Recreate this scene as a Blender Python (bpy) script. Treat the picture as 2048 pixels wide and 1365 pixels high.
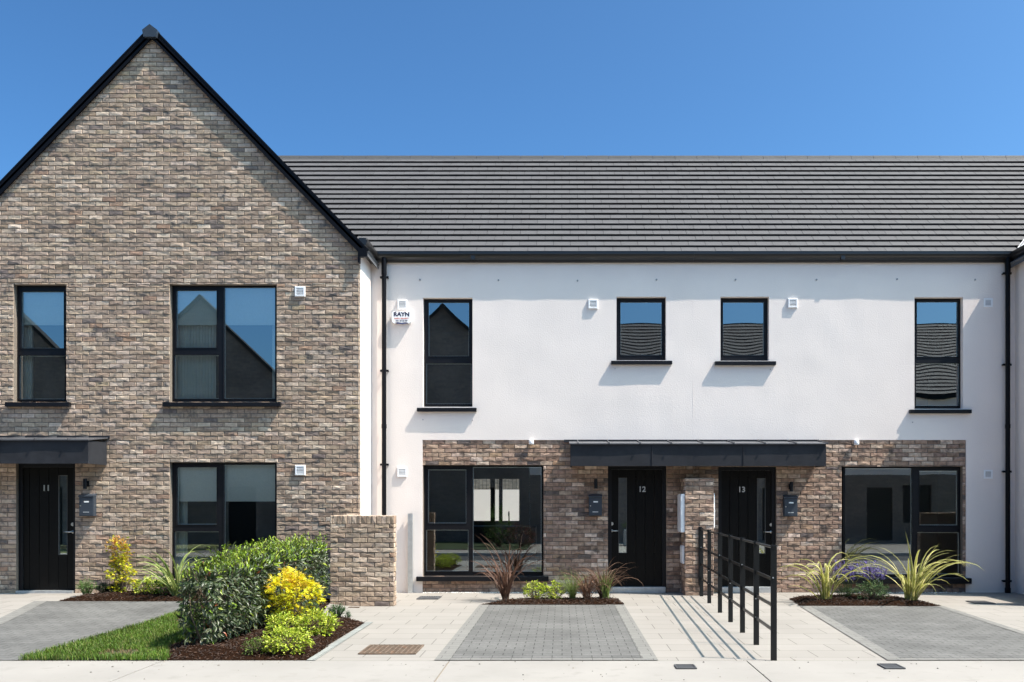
import bpy, bmesh, math, random
from mathutils import Vector, Matrix, noise
R = math.radians
rng = random.Random(7)
for o in list(bpy.data.objects): bpy.data.objects.remove(o)
scene = bpy.context.scene
COL = scene.collection

# ------------------------------------------------------------------ camera, sky, sun, exposure
CAMZ = 1.58
F = 1865.0            # focal length in photo pixels (2048 wide)
VX, VY = 1124.0, 1007.0
YW = 16.50            # plane of the white facades
YB = 15.52            # plane of the brick gables
cam_d = bpy.data.cameras.new('camera'); cam = bpy.data.objects.new('camera', cam_d); COL.objects.link(cam)
cam.location = (0, 0, CAMZ); cam.rotation_euler = (R(90), 0, 0)
cam_d.sensor_width = 36; cam_d.lens = F/2048*36
cam_d.shift_x = -(VX-1024)/2048; cam_d.shift_y = (VY-682.5)/2048
cam_d.clip_start = 0.05; cam_d.clip_end = 2000
scene.camera = cam
SUN = Vector((.505, -.155, .848)).normalized()
sel = math.asin(SUN.z); saz = math.atan2(SUN.x, SUN.y)
w = bpy.data.worlds.new('World'); scene.world = w; w.use_nodes = True
nt = w.node_tree; bg = nt.nodes['Background']
sky = nt.nodes.new('ShaderNodeTexSky'); sky.sky_type = 'NISHITA'; sky.sun_disc = False
sky.sun_elevation = sel; sky.sun_rotation = saz
sky.air_density = 0.75; sky.dust_density = 3.0; sky.ozone_density = 7.0; sky.altitude = 0
dv = nt.nodes.new('ShaderNodeVectorMath'); dv.operation = 'SCALE'; dv.inputs['Scale'].default_value = 1/3.2
gm = nt.nodes.new('ShaderNodeGamma'); gm.inputs['Gamma'].default_value = 1.42
ml = nt.nodes.new('ShaderNodeVectorMath'); ml.operation = 'SCALE'; ml.inputs['Scale'].default_value = 3.2*1.06
nt.links.new(sky.outputs[0], dv.inputs[0]); nt.links.new(dv.outputs[0], gm.inputs[0]); nt.links.new(gm.outputs[0], ml.inputs[0])
tn = nt.nodes.new('ShaderNodeVectorMath'); tn.operation = 'MULTIPLY'; tn.inputs[1].default_value = (.86, 1.15, 1.0)
nt.links.new(ml.outputs[0], tn.inputs[0]); nt.links.new(tn.outputs[0], bg.inputs[0]); bg.inputs[1].default_value = 0.122
sl = bpy.data.lights.new('sun', 'SUN'); sl.energy = 5.0; sl.angle = R(.5); sl.color = (1, .90, .79)
so = bpy.data.objects.new('sun', sl); COL.objects.link(so); so.rotation_euler = SUN.to_track_quat('Z', 'Y').to_euler()
so.location = SUN*60
vs = scene.view_settings; vs.view_transform = 'Standard'; vs.look = 'None'; vs.gamma = 1; vs.exposure = 0.84
vs.use_curve_mapping = False
scene.cycles.max_bounces = 8; scene.cycles.transparent_max_bounces = 16
scene.cycles.use_denoising = True

# ------------------------------------------------------------------ helpers
def P(px, py, Y): return ((px-VX)*Y/F, CAMZ-(py-VY)*Y/F)
def RC(px0, px1, py0, py1, Y):
    a = P(px0, py1, Y); b = P(px1, py0, Y); return (a[0], b[0], a[1], b[1])
def ss(t): t = max(0, min(1, t)); return t*t*(3-2*t)
def gz(x, y): return .085*ss((-3.15-x)/.75)*ss((y-11.8)/3.3)
ORG = {}
def base_obj(name, data, loc=(0, 0, 0)):
    o = bpy.data.objects.new(name, data); COL.objects.link(o); o.location = loc; return o
def tag(o, label=None, cat=None, group=None, kind=None):
    if label: o['label'] = label
    if cat: o['category'] = cat
    if group: o['group'] = group
    if kind: o['kind'] = kind
    return o
def thing(name, label, cat, loc, group=None):
    o = base_obj(name, None, loc); ORG[o.name] = Vector(loc); o.empty_display_size = .2
    return tag(o, label, cat, group)
class MB:
    def __init__(s): s.v = []; s.f = []; s.m = []; s.c = []; s.col = None; s.use = False
    def vert(s, p, c=None):
        s.v.append(tuple(p)); s.c.append(c if c else (1, 1, 1)); s.use = s.use or (c is not None); return len(s.v)-1
    def face(s, idx, m=0): s.f.append(tuple(idx)); s.m.append(m)
    def poly(s, pts, m=0, c=None): s.face([s.vert(p, c) for p in pts], m)
    def box(s, x0, x1, y0, y1, z0, z1, m=0, c=None):
        x0, x1 = min(x0, x1), max(x0, x1); y0, y1 = min(y0, y1), max(y0, y1); z0, z1 = min(z0, z1), max(z0, z1)
        i = [s.vert(p, c) for p in ((x0,y0,z0),(x1,y0,z0),(x1,y1,z0),(x0,y1,z0),(x0,y0,z1),(x1,y0,z1),(x1,y1,z1),(x0,y1,z1))]
        for q in ((3,2,1,0),(4,5,6,7),(0,1,5,4),(1,2,6,5),(2,3,7,6),(3,0,4,7)): s.face([i[k] for k in q], m)
    def prism(s, pts, d, m=0, c=None):      # closed prism: outline pts (3D) pushed along vector d
        n = len(pts); d = Vector(d)
        a = [s.vert(p, c) for p in pts]; b = [s.vert(Vector(p)+d, c) for p in pts]
        s.face(a, m); s.face(b[::-1], m)
        for k in range(n): s.face((a[k], b[k], b[(k+1) % n], a[(k+1) % n]), m)
    def tube(s, pts, r, n=8, m=0, c=None, caps=True, r1=None):
        pts = [Vector(p) for p in pts]; rings = []; N = len(pts)
        for i, p in enumerate(pts):
            t = (pts[min(i+1, N-1)]-pts[max(i-1, 0)]).normalized()
            u = t.orthogonal().normalized() if i == 0 else (rings_u-(rings_u.dot(t))*t).normalized()
            rings_u = u; w_ = t.cross(u)
            rr = r if r1 is None else r+(r1-r)*i/(N-1)
            rings.append([s.vert(p+rr*(math.cos(2*math.pi*k/n)*u+math.sin(2*math.pi*k/n)*w_), c) for k in range(n)])
        for a, b in zip(rings, rings[1:]):
            for k in range(n): s.face((a[k], a[(k+1) % n], b[(k+1) % n], b[k]), m)
        if caps: s.face(rings[0][::-1], m); s.face(rings[-1], m)
    def build(s, name, mats, parent=None, smooth=False, bevel=0, loc=None):
        org = Vector((0, 0, 0))
        if parent is not None: org = ORG[parent.name]
        elif loc is not None: org = Vector(loc)
        me = bpy.data.meshes.new(name)
        me.from_pydata([(v[0]-org.x, v[1]-org.y, v[2]-org.z) for v in s.v], [], s.f)
        if not isinstance(mats, (list, tuple)): mats = [mats]
        for mm in mats: me.materials.append(mm)
        if len(mats) > 1: me.polygons.foreach_set('material_index', s.m)
        if s.use:
            at = me.attributes.new('Col', 'FLOAT_COLOR', 'POINT')
            fl = []
            for c in s.c: fl += [c[0], c[1], c[2], 1]
            at.data.foreach_set('color', fl)
        if smooth: me.polygons.foreach_set('use_smooth', [True]*len(me.polygons))
        me.update()
        o = base_obj(name, me, (0, 0, 0) if parent is not None else org)
        if parent is not None: o.parent = parent
        ORG[o.name] = org
        if bevel:
            b = o.modifiers.new('bevel', 'BEVEL'); b.width = bevel; b.segments = 2; b.limit_method = 'ANGLE'
        return o
def plate(mb, x0, x1, z0, z1, holes, y, depth, step=None, disp=None, m=0, mr=None, back=False):
    xs = {x0, x1}; zs = {z0, z1}
    for h in holes:
        for a in h[:2]:
            if x0 < a < x1: xs.add(a)
        for a in h[2:4]:
            if z0 < a < z1: zs.add(a)
    if step:
        n = int((x1-x0)/step)
        for k in range(1, n): xs.add(x0+(x1-x0)*k/n)
        n = int((z1-z0)/step)
        for k in range(1, n): zs.add(z0+(z1-z0)*k/n)
    def uniq(s):
        o = []
        for a in sorted(s):
            if not o or a-o[-1] > 1e-4: o.append(a)
        return o
    xs, zs = uniq(xs), uniq(zs)
    nx, nz = len(xs)-1, len(zs)-1
    def keep(i, k):
        if not (0 <= i < nx and 0 <= k < nz): return False
        cx, cz = (xs[i]+xs[i+1])/2, (zs[k]+zs[k+1])/2
        return not any(h[0] < cx < h[1] and h[2] < cz < h[3] for h in holes)
    V = {}
    def vv(i, k, b):
        if (i, k, b) not in V:
            yy = y+depth if b else y+(disp(xs[i], zs[k]) if disp else 0)
            V[(i, k, b)] = mb.vert((xs[i], yy, zs[k]))
        return V[(i, k, b)]
    mr = m if mr is None else mr
    for i in range(nx):
        for k in range(nz):
            if not keep(i, k): continue
            mb.face((vv(i, k, 0), vv(i+1, k, 0), vv(i+1, k+1, 0), vv(i, k+1, 0)), m)
            if back: mb.face((vv(i, k+1, 1), vv(i+1, k+1, 1), vv(i+1, k, 1), vv(i, k, 1)), m)
            if not keep(i-1, k): mb.face((vv(i, k, 0), vv(i, k+1, 0), vv(i, k+1, 1), vv(i, k, 1)), mr)
            if not keep(i+1, k): mb.face((vv(i+1, k+1, 0), vv(i+1, k, 0), vv(i+1, k, 1), vv(i+1, k+1, 1)), mr)
            if not keep(i, k-1): mb.face((vv(i+1, k, 0), vv(i, k, 0), vv(i, k, 1), vv(i+1, k, 1)), mr)
            if not keep(i, k+1): mb.face((vv(i, k+1, 0), vv(i+1, k+1, 0), vv(i+1, k+1, 1), vv(i, k+1, 1)), mr)

# ------------------------------------------------------------------ materials
def mat(name, color=(.5, .5, .5), rough=.6, metal=0, spec=.5, attr=False, mott=0, mscale=8, bump=0, bscale=60, bdist=.01, dark=None, dscale=3, trans=0, coat=0):
    m = bpy.data.materials.new(name); m.use_nodes = True; n = m.node_tree; L = n.links
    b = n.nodes['Principled BSDF']
    b.inputs['Roughness'].default_value = rough; b.inputs['Metallic'].default_value = metal
    b.inputs['Specular IOR Level'].default_value = spec; b.inputs['Coat Weight'].default_value = coat
    geo = n.nodes.new('ShaderNodeNewGeometry'); pos = geo.outputs['Position']
    if attr:
        a = n.nodes.new('ShaderNodeAttribute'); a.attribute_name = 'Col'; c = a.outputs['Color']
    else:
        rgb = n.nodes.new('ShaderNodeRGB'); rgb.outputs[0].default_value = (*color, 1); c = rgb.outputs[0]
    def noi(sc, det=4, rough_=.55):
        t = n.nodes.new('ShaderNodeTexNoise'); t.inputs['Scale'].default_value = sc; t.inputs['Detail'].default_value = det
        t.inputs['Roughness'].default_value = rough_; L.new(pos, t.inputs['Vector']); return t.outputs['Fac']
    if mott:
        mr = n.nodes.new('ShaderNodeMapRange'); mr.inputs[1].default_value = .3; mr.inputs[2].default_value = .7
        mr.inputs[3].default_value = 1-mott; mr.inputs[4].default_value = 1+mott; L.new(noi(mscale), mr.inputs[0])
        v = n.nodes.new('ShaderNodeVectorMath'); v.operation = 'SCALE'; L.new(c, v.inputs[0]); L.new(mr.outputs[0], v.inputs['Scale']); c = v.outputs[0]
    if dark:
        mr = n.nodes.new('ShaderNodeMapRange'); mr.inputs[1].default_value = .56; mr.inputs[2].default_value = .72
        L.new(noi(dscale, 5, .6), mr.inputs[0])
        mx = n.nodes.new('ShaderNodeMix'); mx.data_type = 'RGBA'; L.new(mr.outputs[0], mx.inputs[0]); L.new(c, mx.inputs[6]); mx.inputs[7].default_value = (*dark, 1); c = mx.outputs[2]
    L.new(c, b.inputs['Base Color'])
    if bump:
        bp = n.nodes.new('ShaderNodeBump'); bp.inputs['Strength'].default_value = bump; bp.inputs['Distance'].default_value = bdist
        L.new(noi(bscale, 6), bp.inputs['Height']); L.new(bp.outputs[0], b.inputs['Normal'])
    if trans:
        t = n.nodes.new('ShaderNodeBsdfTranslucent'); L.new(c, t.inputs[0]); mx = n.nodes.new('ShaderNodeMixShader'); mx.inputs[0].default_value = trans
        L.new(b.outputs[0], mx.inputs[1]); L.new(t.outputs[0], mx.inputs[2]); L.new(mx.outputs[0], n.nodes['Material Output'].inputs[0])
    return m
def brick_mat(name, w_, h_, mort, c1, c2, cm, axes='xy', rough=.85, mott=.12, mscale=1.2, bump=.5, off=.5, ms2=25, shift=(0, 0)):
    m = bpy.data.materials.new(name); m.use_nodes = True; n = m.node_tree; L = n.links; b = n.nodes['Principled BSDF']
    b.inputs['Roughness'].default_value = rough; b.inputs['Specular IOR Level'].default_value = .3
    geo = n.nodes.new('ShaderNodeNewGeometry'); sp = n.nodes.new('ShaderNodeSeparateXYZ'); L.new(geo.outputs['Position'], sp.inputs[0])
    cb = n.nodes.new('ShaderNodeCombineXYZ'); L.new(sp.outputs['XYZ'.index(axes[0].upper())], cb.inputs[0]); L.new(sp.outputs['XYZ'.index(axes[1].upper())], cb.inputs[1])
    mp = n.nodes.new('ShaderNodeMapping'); mp.inputs['Location'].default_value = (shift[0], shift[1], 0); L.new(cb.outputs[0], mp.inputs[0])
    t = n.nodes.new('ShaderNodeTexBrick'); L.new(mp.outputs[0], t.inputs['Vector']); t.inputs['Scale'].default_value = 1
    t.inputs['Brick Width'].default_value = w_; t.inputs['Row Height'].default_value = h_; t.inputs['Mortar Size'].default_value = mort; t.inputs['Mortar Smooth'].default_value = .2
    t.offset = off; t.inputs['Color1'].default_value = (*c1, 1); t.inputs['Color2'].default_value = (*c2, 1); t.inputs['Mortar'].default_value = (*cm, 1)
    c = t.outputs[0]
    for sc_, am in ((mscale, mott), (ms2, mott*.8)):
        ns = n.nodes.new('ShaderNodeTexNoise'); ns.inputs['Scale'].default_value = sc_; ns.inputs['Detail'].default_value = 5; L.new(geo.outputs['Position'], ns.inputs['Vector'])
        mr = n.nodes.new('ShaderNodeMapRange'); mr.inputs[1].default_value = .3; mr.inputs[2].default_value = .7; mr.inputs[3].default_value = 1-am; mr.inputs[4].default_value = 1+am; L.new(ns.outputs['Fac'], mr.inputs[0])
        v = n.nodes.new('ShaderNodeVectorMath'); v.operation = 'SCALE'; L.new(c, v.inputs[0]); L.new(mr.outputs[0], v.inputs['Scale']); c = v.outputs[0]
    L.new(c, b.inputs['Base Color'])
    bp = n.nodes.new('ShaderNodeBump'); bp.invert = True; bp.inputs['Strength'].default_value = bump; bp.inputs['Distance'].default_value = .004
    L.new(t.outputs['Fac'], bp.inputs['Height']); L.new(bp.outputs[0], b.inputs['Normal'])
    return m
def glass_mat(name, refl=.22, tint=(.84, .92, .90)):
    m = bpy.data.materials.new(name); m.use_nodes = True; n = m.node_tree; L = n.links; n.nodes.remove(n.nodes['Principled BSDF'])
    t = n.nodes.new('ShaderNodeBsdfTransparent'); t.inputs[0].default_value = (*tint, 1)
    g = n.nodes.new('ShaderNodeBsdfGlossy'); g.inputs['Roughness'].default_value = 0; g.inputs[0].default_value = (.9, .97, 1, 1)
    fr = n.nodes.new('ShaderNodeFresnel'); fr.inputs[0].default_value = 1.5
    ad = n.nodes.new('ShaderNodeMath'); ad.operation = 'MULTIPLY_ADD'; ad.use_clamp = True; L.new(fr.outputs[0], ad.inputs[0]); ad.inputs[1].default_value = 1.2; ad.inputs[2].default_value = refl
    mx = n.nodes.new('ShaderNodeMixShader'); L.new(ad.outputs[0], mx.inputs[0]); L.new(t.outputs[0], mx.inputs[1]); L.new(g.outputs[0], mx.inputs[2])
    L.new(mx.outputs[0], n.nodes['Material Output'].inputs[0]); return m
M = {}
M['brick'] = mat('clay_brick', attr=True, rough=.9, spec=.2, mott=.20, mscale=22, bump=.6, bscale=35, bdist=.006, dark=(.10, .092, .09), dscale=7)
M['brick_b'] = mat('clay_brick_brown', attr=True, rough=.9, spec=.2, mott=.34, mscale=14, bump=.6, bscale=35, bdist=.006, dark=(.085, .065, .055), dscale=5)
M['mortar'] = mat('mortar', (.19, .155, .125), .95, mott=.2, mscale=30, bump=.5, bscale=150)
M['render'] = mat('white_render', (.80, .718, .670), .92, spec=.2, mott=.03, mscale=1.1, bump=.42, bscale=48, bdist=.007)
M['side_render'] = mat('white_render_side', (.80, .718, .670), .92, spec=.2, mott=.02, mscale=2, bump=.3, bscale=60, bdist=.004)
M['black'] = mat('black_frame', (.006, .0065, .009), .4, spec=.25, mott=.1)
M['black_pvc'] = mat('black_pvc', (.004, .004, .006), .45, spec=.15)
M['gutter'] = mat('gutter_pvc', (.014, .012, .011), .28, spec=.6)
M['door'] = mat('door_paint', (.0045, .0042, .004), .4, spec=.15, mott=.1, bump=.1, bscale=30)
M['metal_dark'] = mat('dark_zinc', (.030, .031, .036), .6, spec=.1, metal=.0, mott=.15, mscale=5, bump=.12, bscale=3, bdist=.03)
M['zinc_light'] = mat('zinc_lip', (.24, .25, .27), .5, metal=.5, mott=.1)
M['anthracite'] = mat('anthracite_box', (.035, .045, .06), .4, spec=.5, mott=.08)
M['steel'] = mat('brushed_steel', (.6, .6, .58), .3, metal=1)
M['galv'] = mat('galvanised_steel', (.55, .57, .58), .45, metal=.8, mott=.12, mscale=12)
M['white_pl'] = mat('white_plastic', (.85, .85, .86), .4, spec=.5)
M['grey_pl'] = mat('grey_slot', (.25, .25, .27), .6)
M['tile'] = mat('roof_tile', attr=True, rough=.7, spec=.25, mott=.05, mscale=2, bump=.1, bscale=60)
M['dark_void'] = mat('underlay', (.006, .006, .006), .9)
M['glass'] = glass_mat('window_glass', .27)
M['glass_low'] = glass_mat('window_glass_clear', .17, (.93, .98, .96))
M['spacer'] = mat('glazing_spacer', (.85, .86, .85), .5)
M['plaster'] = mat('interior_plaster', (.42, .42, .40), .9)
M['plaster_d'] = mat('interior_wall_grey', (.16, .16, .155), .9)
M['floor_i'] = mat('interior_floor', (.16, .12, .09), .6)
M['blind'] = mat('blind_fabric', (.90, .89, .82), .9, mott=.05, mscale=60, trans=.05)
M['curtain'] = mat('curtain_fabric', (.86, .88, .82), .9, trans=.1)
M['slab'] = brick_mat('cream_slab_paving', .585, .435, .0045, (.2677, 0.2440, 0.2217), (.2422, 0.2216, 0.2006), (.0935, 0.0833, 0.0704), mott=.05, ms2=90, bump=.3)
M['block'] = brick_mat('grey_block_paving', .205, .14, .0055, (.1285, .1241, .1188), (.11, .1065, .1021), (.044, .0422, .0396), mott=.20, mscale=1.3, ms2=30)
M['border'] = brick_mat('pale_block_border', .205, .155, .004, (.1845, .1764, .1638), (.1665, .1593, .1485), (.0765, .072, .0657), mott=.06, ms2=50)
M['edging'] = brick_mat('grey_edging_block', .1, .21, .004, (.26, .265, .25), (.21, .215, .205), (.10, .10, .09), mott=.1, ms2=50, off=0)
M['concrete'] = mat('brushed_concrete', (.262, .241, .221), .9, mott=.07, mscale=.9, bump=.35, bscale=60, bdist=.002, dark=(.229, .210, .191), dscale=5)
M['joint'] = mat('joint_filler', (.20, .15, .10), .9)
M['asphalt'] = mat('asphalt', (.055, .055, .058), .85, mott=.1, mscale=3, bump=.4, bscale=120, bdist=.004)
M['kerb'] = mat('kerb_stone', (.45, .44, .41), .85, mott=.08)
M['soil'] = mat('bark_mulch', (.017, .0075, .0038), .95, spec=.05, mott=.45, mscale=45, bump=1, bscale=60, bdist=.02)
M['chip'] = mat('bark_chip', attr=True, rough=.85)
M['turf'] = mat('turf_base', (.025, .04, .01), .95, mott=.4, mscale=12)
M['blade'] = mat('grass_blade', attr=True, rough=.55, spec=.3, trans=.3)
M['leaf'] = mat('leaf', attr=True, rough=.42, spec=.45, trans=.22)
M['leaf_m'] = mat('leaf_matt', attr=True, rough=.6, spec=.3, trans=.35)
M['bark'] = mat('bark', (.12, .085, .06), .9, mott=.3, mscale=30)
M['stone'] = mat('gravel_stone', attr=True, rough=.85)
M['rust'] = mat('rusty_cover', (.15, .105, .075), .75, metal=.2, mott=.35, mscale=14, bump=.3, bscale=40, dark=(.26, .13, .07), dscale=12)
M['iron'] = mat('cast_iron', (.09, .09, .095), .6, metal=.4, mott=.2)
M['rail'] = mat('black_railing', (.008, .009, .010), .35, spec=.35)
M['ink'] = mat('navy_ink', (.01, .012, .05), .6)
M['redink'] = mat('red_ink', (.6, .12, .06), .6)
M['blueink'] = mat('blue_lens', (.04, .08, .3), .3)
M['ground'] = mat('open_ground', (.10, .12, .05), .95, mott=.3, mscale=.6)
M['farbrick'] = brick_mat('far_brick', .225, .075, .006, (.26, .20, .165), (.16, .13, .115), (.2, .18, .16), axes='xz', mott=.25, ms2=9)

PAL_W = [((.58, .48, .375), 6), ((.51, .41, .31), 9), ((.45, .355, .27), 8), ((.39, .305, .23), 3.5), ((.66, .56, .445), 3), ((.50, .40, .28), .6), ((.25, .21, .185), .9), ((.43, .30, .215), .8)]
PAL_B = [((.55, .44, .345), 5), ((.44, .33, .25), 8), ((.37, .265, .20), 7), ((.30, .215, .165), 3.5), ((.66, .55, .45), 2.4), ((.43, .31, .21), .8), ((.17, .145, .135), 1)]
def pick(pal):
    t = rng.random()*sum(p[1] for p in pal)
    for c, w_ in pal:
        t -= w_
        if t <= 0: break
    k = rng.uniform(.86, 1.14)*.85
    return (c[0]*k, c[1]*k*.925*rng.uniform(.985, 1.015), c[2]*k*.91*rng.uniform(.97, 1.03))
def clip_poly(poly, pl):        # keep a*u+b*v<=c
    a, b, c = pl; out = []
    for i in range(len(poly)):
        p, q = poly[i-1], poly[i]; dp, dq = a*p[0]+b*p[1]-c, a*q[0]+b*q[1]-c
        if (dp <= 0) != (dq <= 0):
            t = dp/(dp-dq); out.append((p[0]+t*(q[0]-p[0]), p[1]+t*(q[1]-p[1])))
        if dq <= 0: out.append(q)
    return out
def brickwork(mb, u0, u1, v0, v1, holes, T, pal, clip=(), m=0, bl=.225, ch=.075, uoff=0, soldier=False, jag=1.0):
    k0, k1 = int(math.floor(v0/ch+1e-6)), int(math.ceil(v1/ch-1e-6))
    if soldier: k0, k1 = 0, 1
    for k in range(k0, k1):
        za, zb = (v0, v1) if soldier else (max(v0, k*ch), min(v1, (k+1)*ch))
        cuts = sorted({za, zb} | {h[2] for h in holes if za < h[2] < zb and h[0] < u1 and h[1] > u0} | {h[3] for h in holes if za < h[3] < zb and h[0] < u1 and h[1] > u0})
        for a, b in zip(cuts, cuts[1:]):
            if b-a < .012: continue
            iv = [(u0, u1)]
            for h in holes:
                if h[2] < (a+b)/2 < h[3]:
                    iv = [s for (p, q) in iv for s in ((p, min(q, h[0])), (max(p, h[1]), q)) if s[1]-s[0] > .02]
            for p, q in iv:
                off = (uoff+(.5*bl if k % 2 else 0)) % bl
                n0 = int(math.floor((p-off)/bl))
                us = [p]+[off+bl*j for j in range(n0, int((q-p)/bl)+n0+3) if p+.03 < off+bl*j < q-.03]+[q]
                for ua, ub in zip(us, us[1:]):
                    g = .0045
                    x0, x1 = ua+(g if ua > p else .0), ub-(g if ub < q else .0)
                    y0, y1 = a+(g if abs(a-k*ch) < 1e-5 or soldier else 0), b-(g if abs(b-(k+1)*ch) < 1e-5 or soldier else 0)
                    j = lambda s=.0022: rng.uniform(-s, s)*jag
                    xm = (x0+x1)/2
                    pts = [(x0, y0+j()), (x0+(x1-x0)*.33, y0+j(.0032)), (xm+(x1-x0)*.17, y0+j(.0032)), (x1, y0+j()), (x1, y1+j()), (xm+(x1-x0)*.17, y1+j(.0032)), (x0+(x1-x0)*.33, y1+j(.0032)), (x0, y1+j())]
                    for pl in clip: pts = clip_poly(pts, pl) if pts else pts
                    if len(pts) < 3: continue
                    c = pick(pal); cx = sum(t[0] for t in pts)/len(pts); cy = sum(t[1] for t in pts)/len(pts)
                    pr = rng.uniform(-.003, .004)*jag
                    ro = [mb.vert(T(u, v, -.011), c) for u, v in pts]; ri = []
                    for u, v in pts:
                        d = math.hypot(cx-u, cy-v)+1e-6; e = min(.3, .005/d)
                        kk = rng.uniform(.86, 1.12)
                        ri.append(mb.vert(T(u+(cx-u)*e, v+(cy-v)*e*1.4, pr+rng.uniform(-.004, .003)*jag), (c[0]*kk, c[1]*kk, c[2]*kk)))
                    k3 = rng.uniform(.78, 1.08)
                    ce = mb.vert(T(cx+rng.uniform(-.03, .03)*min(1, abs(x1-x0)*4), cy, pr+rng.uniform(-.004, .006)*jag), tuple(q_*k3 for q_ in c))
                    n = len(pts)
                    for i in range(n):
                        mb.face((ro[i], ro[(i+1) % n], ri[(i+1) % n], ri[i]), m); mb.face((ri[i], ri[(i+1) % n], ce), m)

# ------------------------------------------------------------------ windows and doors
REC = .11
def window(parent, hole, frame, panes, Y, sill=None, glass='glass', blind=None, bulge=.0003, sproj=.068, beads=True):
    yf = Y+REC
    mb = MB(); x0, x1, z0, z1 = frame
    plate(mb, x0, x1, z0, z1, panes, yf, .07, back=True)
    for (a, b, c, d) in panes:      # raised sash edge and light spacer bar round each pane
        s = .012
        for q in ((a-s, b+s, d, d+s), (a-s, b+s, c-s, c), (a-s, a, c, d), (b, b+s, c, d)):
            mb.box(q[0], q[1], yf-.008, yf+.002, q[2], q[3])
        if beads:
            s = .012
            for q in ((a, b, d-s, d), (a, b, c, c+s), (a, a+s, c+s, d-s), (b-s, b, c+s, d-s)):
                mb.box(q[0], q[1], yf+.034, yf+.05, q[2], q[3], 1)
    wn = mb.build('window', [M['black'], M['spacer']], parent)
    g = MB(); n = 10
    for (a, b, c, d) in panes:
        V = [[g.vert((a+(b-a)*i/n, yf+.030+bulge*(1-(2*i/n-1)**2)*(1-(2*k/n-1)**2), c+(d-c)*k/n)) for i in range(n+1)] for k in range(n+1)]
        for k in range(n):
            for i in range(n): g.face((V[k][i], V[k][i+1], V[k+1][i+1], V[k+1][i]))
    g.build('pane', M[glass], wn, smooth=True)
    if sill:
        s = MB(); a, b, c, d = sill
        s.prism([(a, Y-sproj, c), (a, Y-sproj, d-.006), (a, yf+.02, d+.002), (a, yf+.02, c)], (b-a, 0, 0))
        s.build('sill', M['black'], wn, bevel=.003)
    return wn
def text_mesh(txt, size, x, y, z, depth=.004, align='CENTER', font_scale_x=1.0, bold=0):
    cu = bpy.data.curves.new('text', 'FONT'); cu.body = txt; cu.size = size; cu.extrude = depth; cu.align_x = align; cu.align_y = 'CENTER'; cu.offset = bold
    o = bpy.data.objects.new('text', cu); COL.objects.link(o); dg = bpy.context.evaluated_depsgraph_get()
    me = bpy.data.meshes.new_from_object(o.evaluated_get(dg)); bpy.data.objects.remove(o)
    vs_ = [(x+v.co.x*font_scale_x, y-v.co.z, z+v.co.y) for v in me.vertices]; fs = [tuple(p.vertices) for p in me.polygons]
    return vs_, fs
def add_text(mb, *a, m=0, **k):
    vs_, fs = text_mesh(*a, **k); n = len(mb.v)
    for v in vs_: mb.vert(v)
    for f in fs: mb.face([i+n for i in f], m)
def door(parent, fr, Y, slot, num, numx, numz, lever, hinge_right, thr_z=(0, .1)):
    x0, x1, z0, z1 = fr; yf = Y+.07
    mb = MB()
    plate(mb, x0, x1, z0, z1, [(x0+.065, x1-.065, z0+.02, z1-.06)], yf, .09, back=True)
    mb.box(x0+.063, x1-.063, yf+.012, yf+.016, z1-.062, z1-.058, 1)
    mb.box(x0+.063, x0+.066, yf+.012, yf+.016, z0+.02, z1-.062, 1); mb.box(x1-.066, x1-.063, yf+.012, yf+.016, z0+.02, z1-.062, 1)
    dr = mb.build('door', [M['black'], mat_edge], parent)
    a, b, c, d = x0+.066, x1-.066, z0+.02, z1-.062
    lf = MB(); s0, s1, sz0, sz1 = slot; edges = [a]
    g = s1 if not hinge_right else s0
    step = .163
    k = s1
    while k < b-.05: edges.append(k); k += step
    k = s0
    while k > a+.05: edges.append(k); k -= step
    edges = sorted(edges)+[b]
    for p, q in zip(edges, edges[1:]):
        gp, gq = (.0 if p == a else .004), (.0 if q == b else .004)
        if abs(p-s0) < 1e-6:
            lf.box(p+gp, q-gq, yf+.03, yf+.07, c, sz0); lf.box(p+gp, q-gq, yf+.03, yf+.07, sz1, d)
        else: lf.box(p+gp, q-gq, yf+.03, yf+.07, c, d)
    lf.box(a, b, yf+.036, yf+.066, c+.001, sz0-.001); lf.box(a, b, yf+.036, yf+.066, sz1+.001, d-.001)
    lf.build('door_leaf', M['door'], dr, bevel=.0025)
    gl = MB(); gl.box(s0, s1, yf+.045, yf+.05, sz0, sz1)
    e = .007
    gl.build('door_glass', M['glass_low'], dr)
    tr = MB()
    for q in ((s0, s1, sz1-e, sz1), (s0, s1, sz0, sz0+e), (s0, s0+e, sz0+e, sz1-e), (s1-e, s1, sz0+e, sz1-e)): tr.box(q[0], q[1], yf+.024, yf+.044, q[2], q[3])
    tr.build('glass_trim', mat_edge, dr)
    nb = MB(); add_text(nb, num, .135, numx, yf+.026, numz, bold=.003)
    nb.build('house_number', M['steel'], dr)
    hx, lx, hz = lever
    h = MB(); sg = 1 if lx > hx else -1
    h.tube([(hx, yf+.03, hz), (hx, yf+.018, hz)], .027, 16); h.tube([(hx, yf+.02, hz), (hx, yf-.02, hz)], .010, 10)
    h.tube([(hx, yf-.02, hz), (hx+sg*.02, yf-.028, hz), (lx, yf-.026, hz)], .010, 10)
    h.build('handle', M['steel'], dr, smooth=True)
    l = MB(); l.tube([(hx, yf+.03, hz+.125), (hx, yf+.014, hz+.125)], .03, 18); l.box(hx-.003, hx+.003, yf+.008, yf+.016, hz+.115, hz+.135)
    l.build('lock', M['steel'], dr)
    t = MB(); t.box(x0+.02, x1-.02, Y-.05, yf+.1, thr_z[0], thr_z[1])
    t.build('threshold', M['galv'], parent, bevel=.004)
    return dr
mat_edge = mat('dull_edge', (.10, .10, .095), .5, spec=.4)

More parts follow.
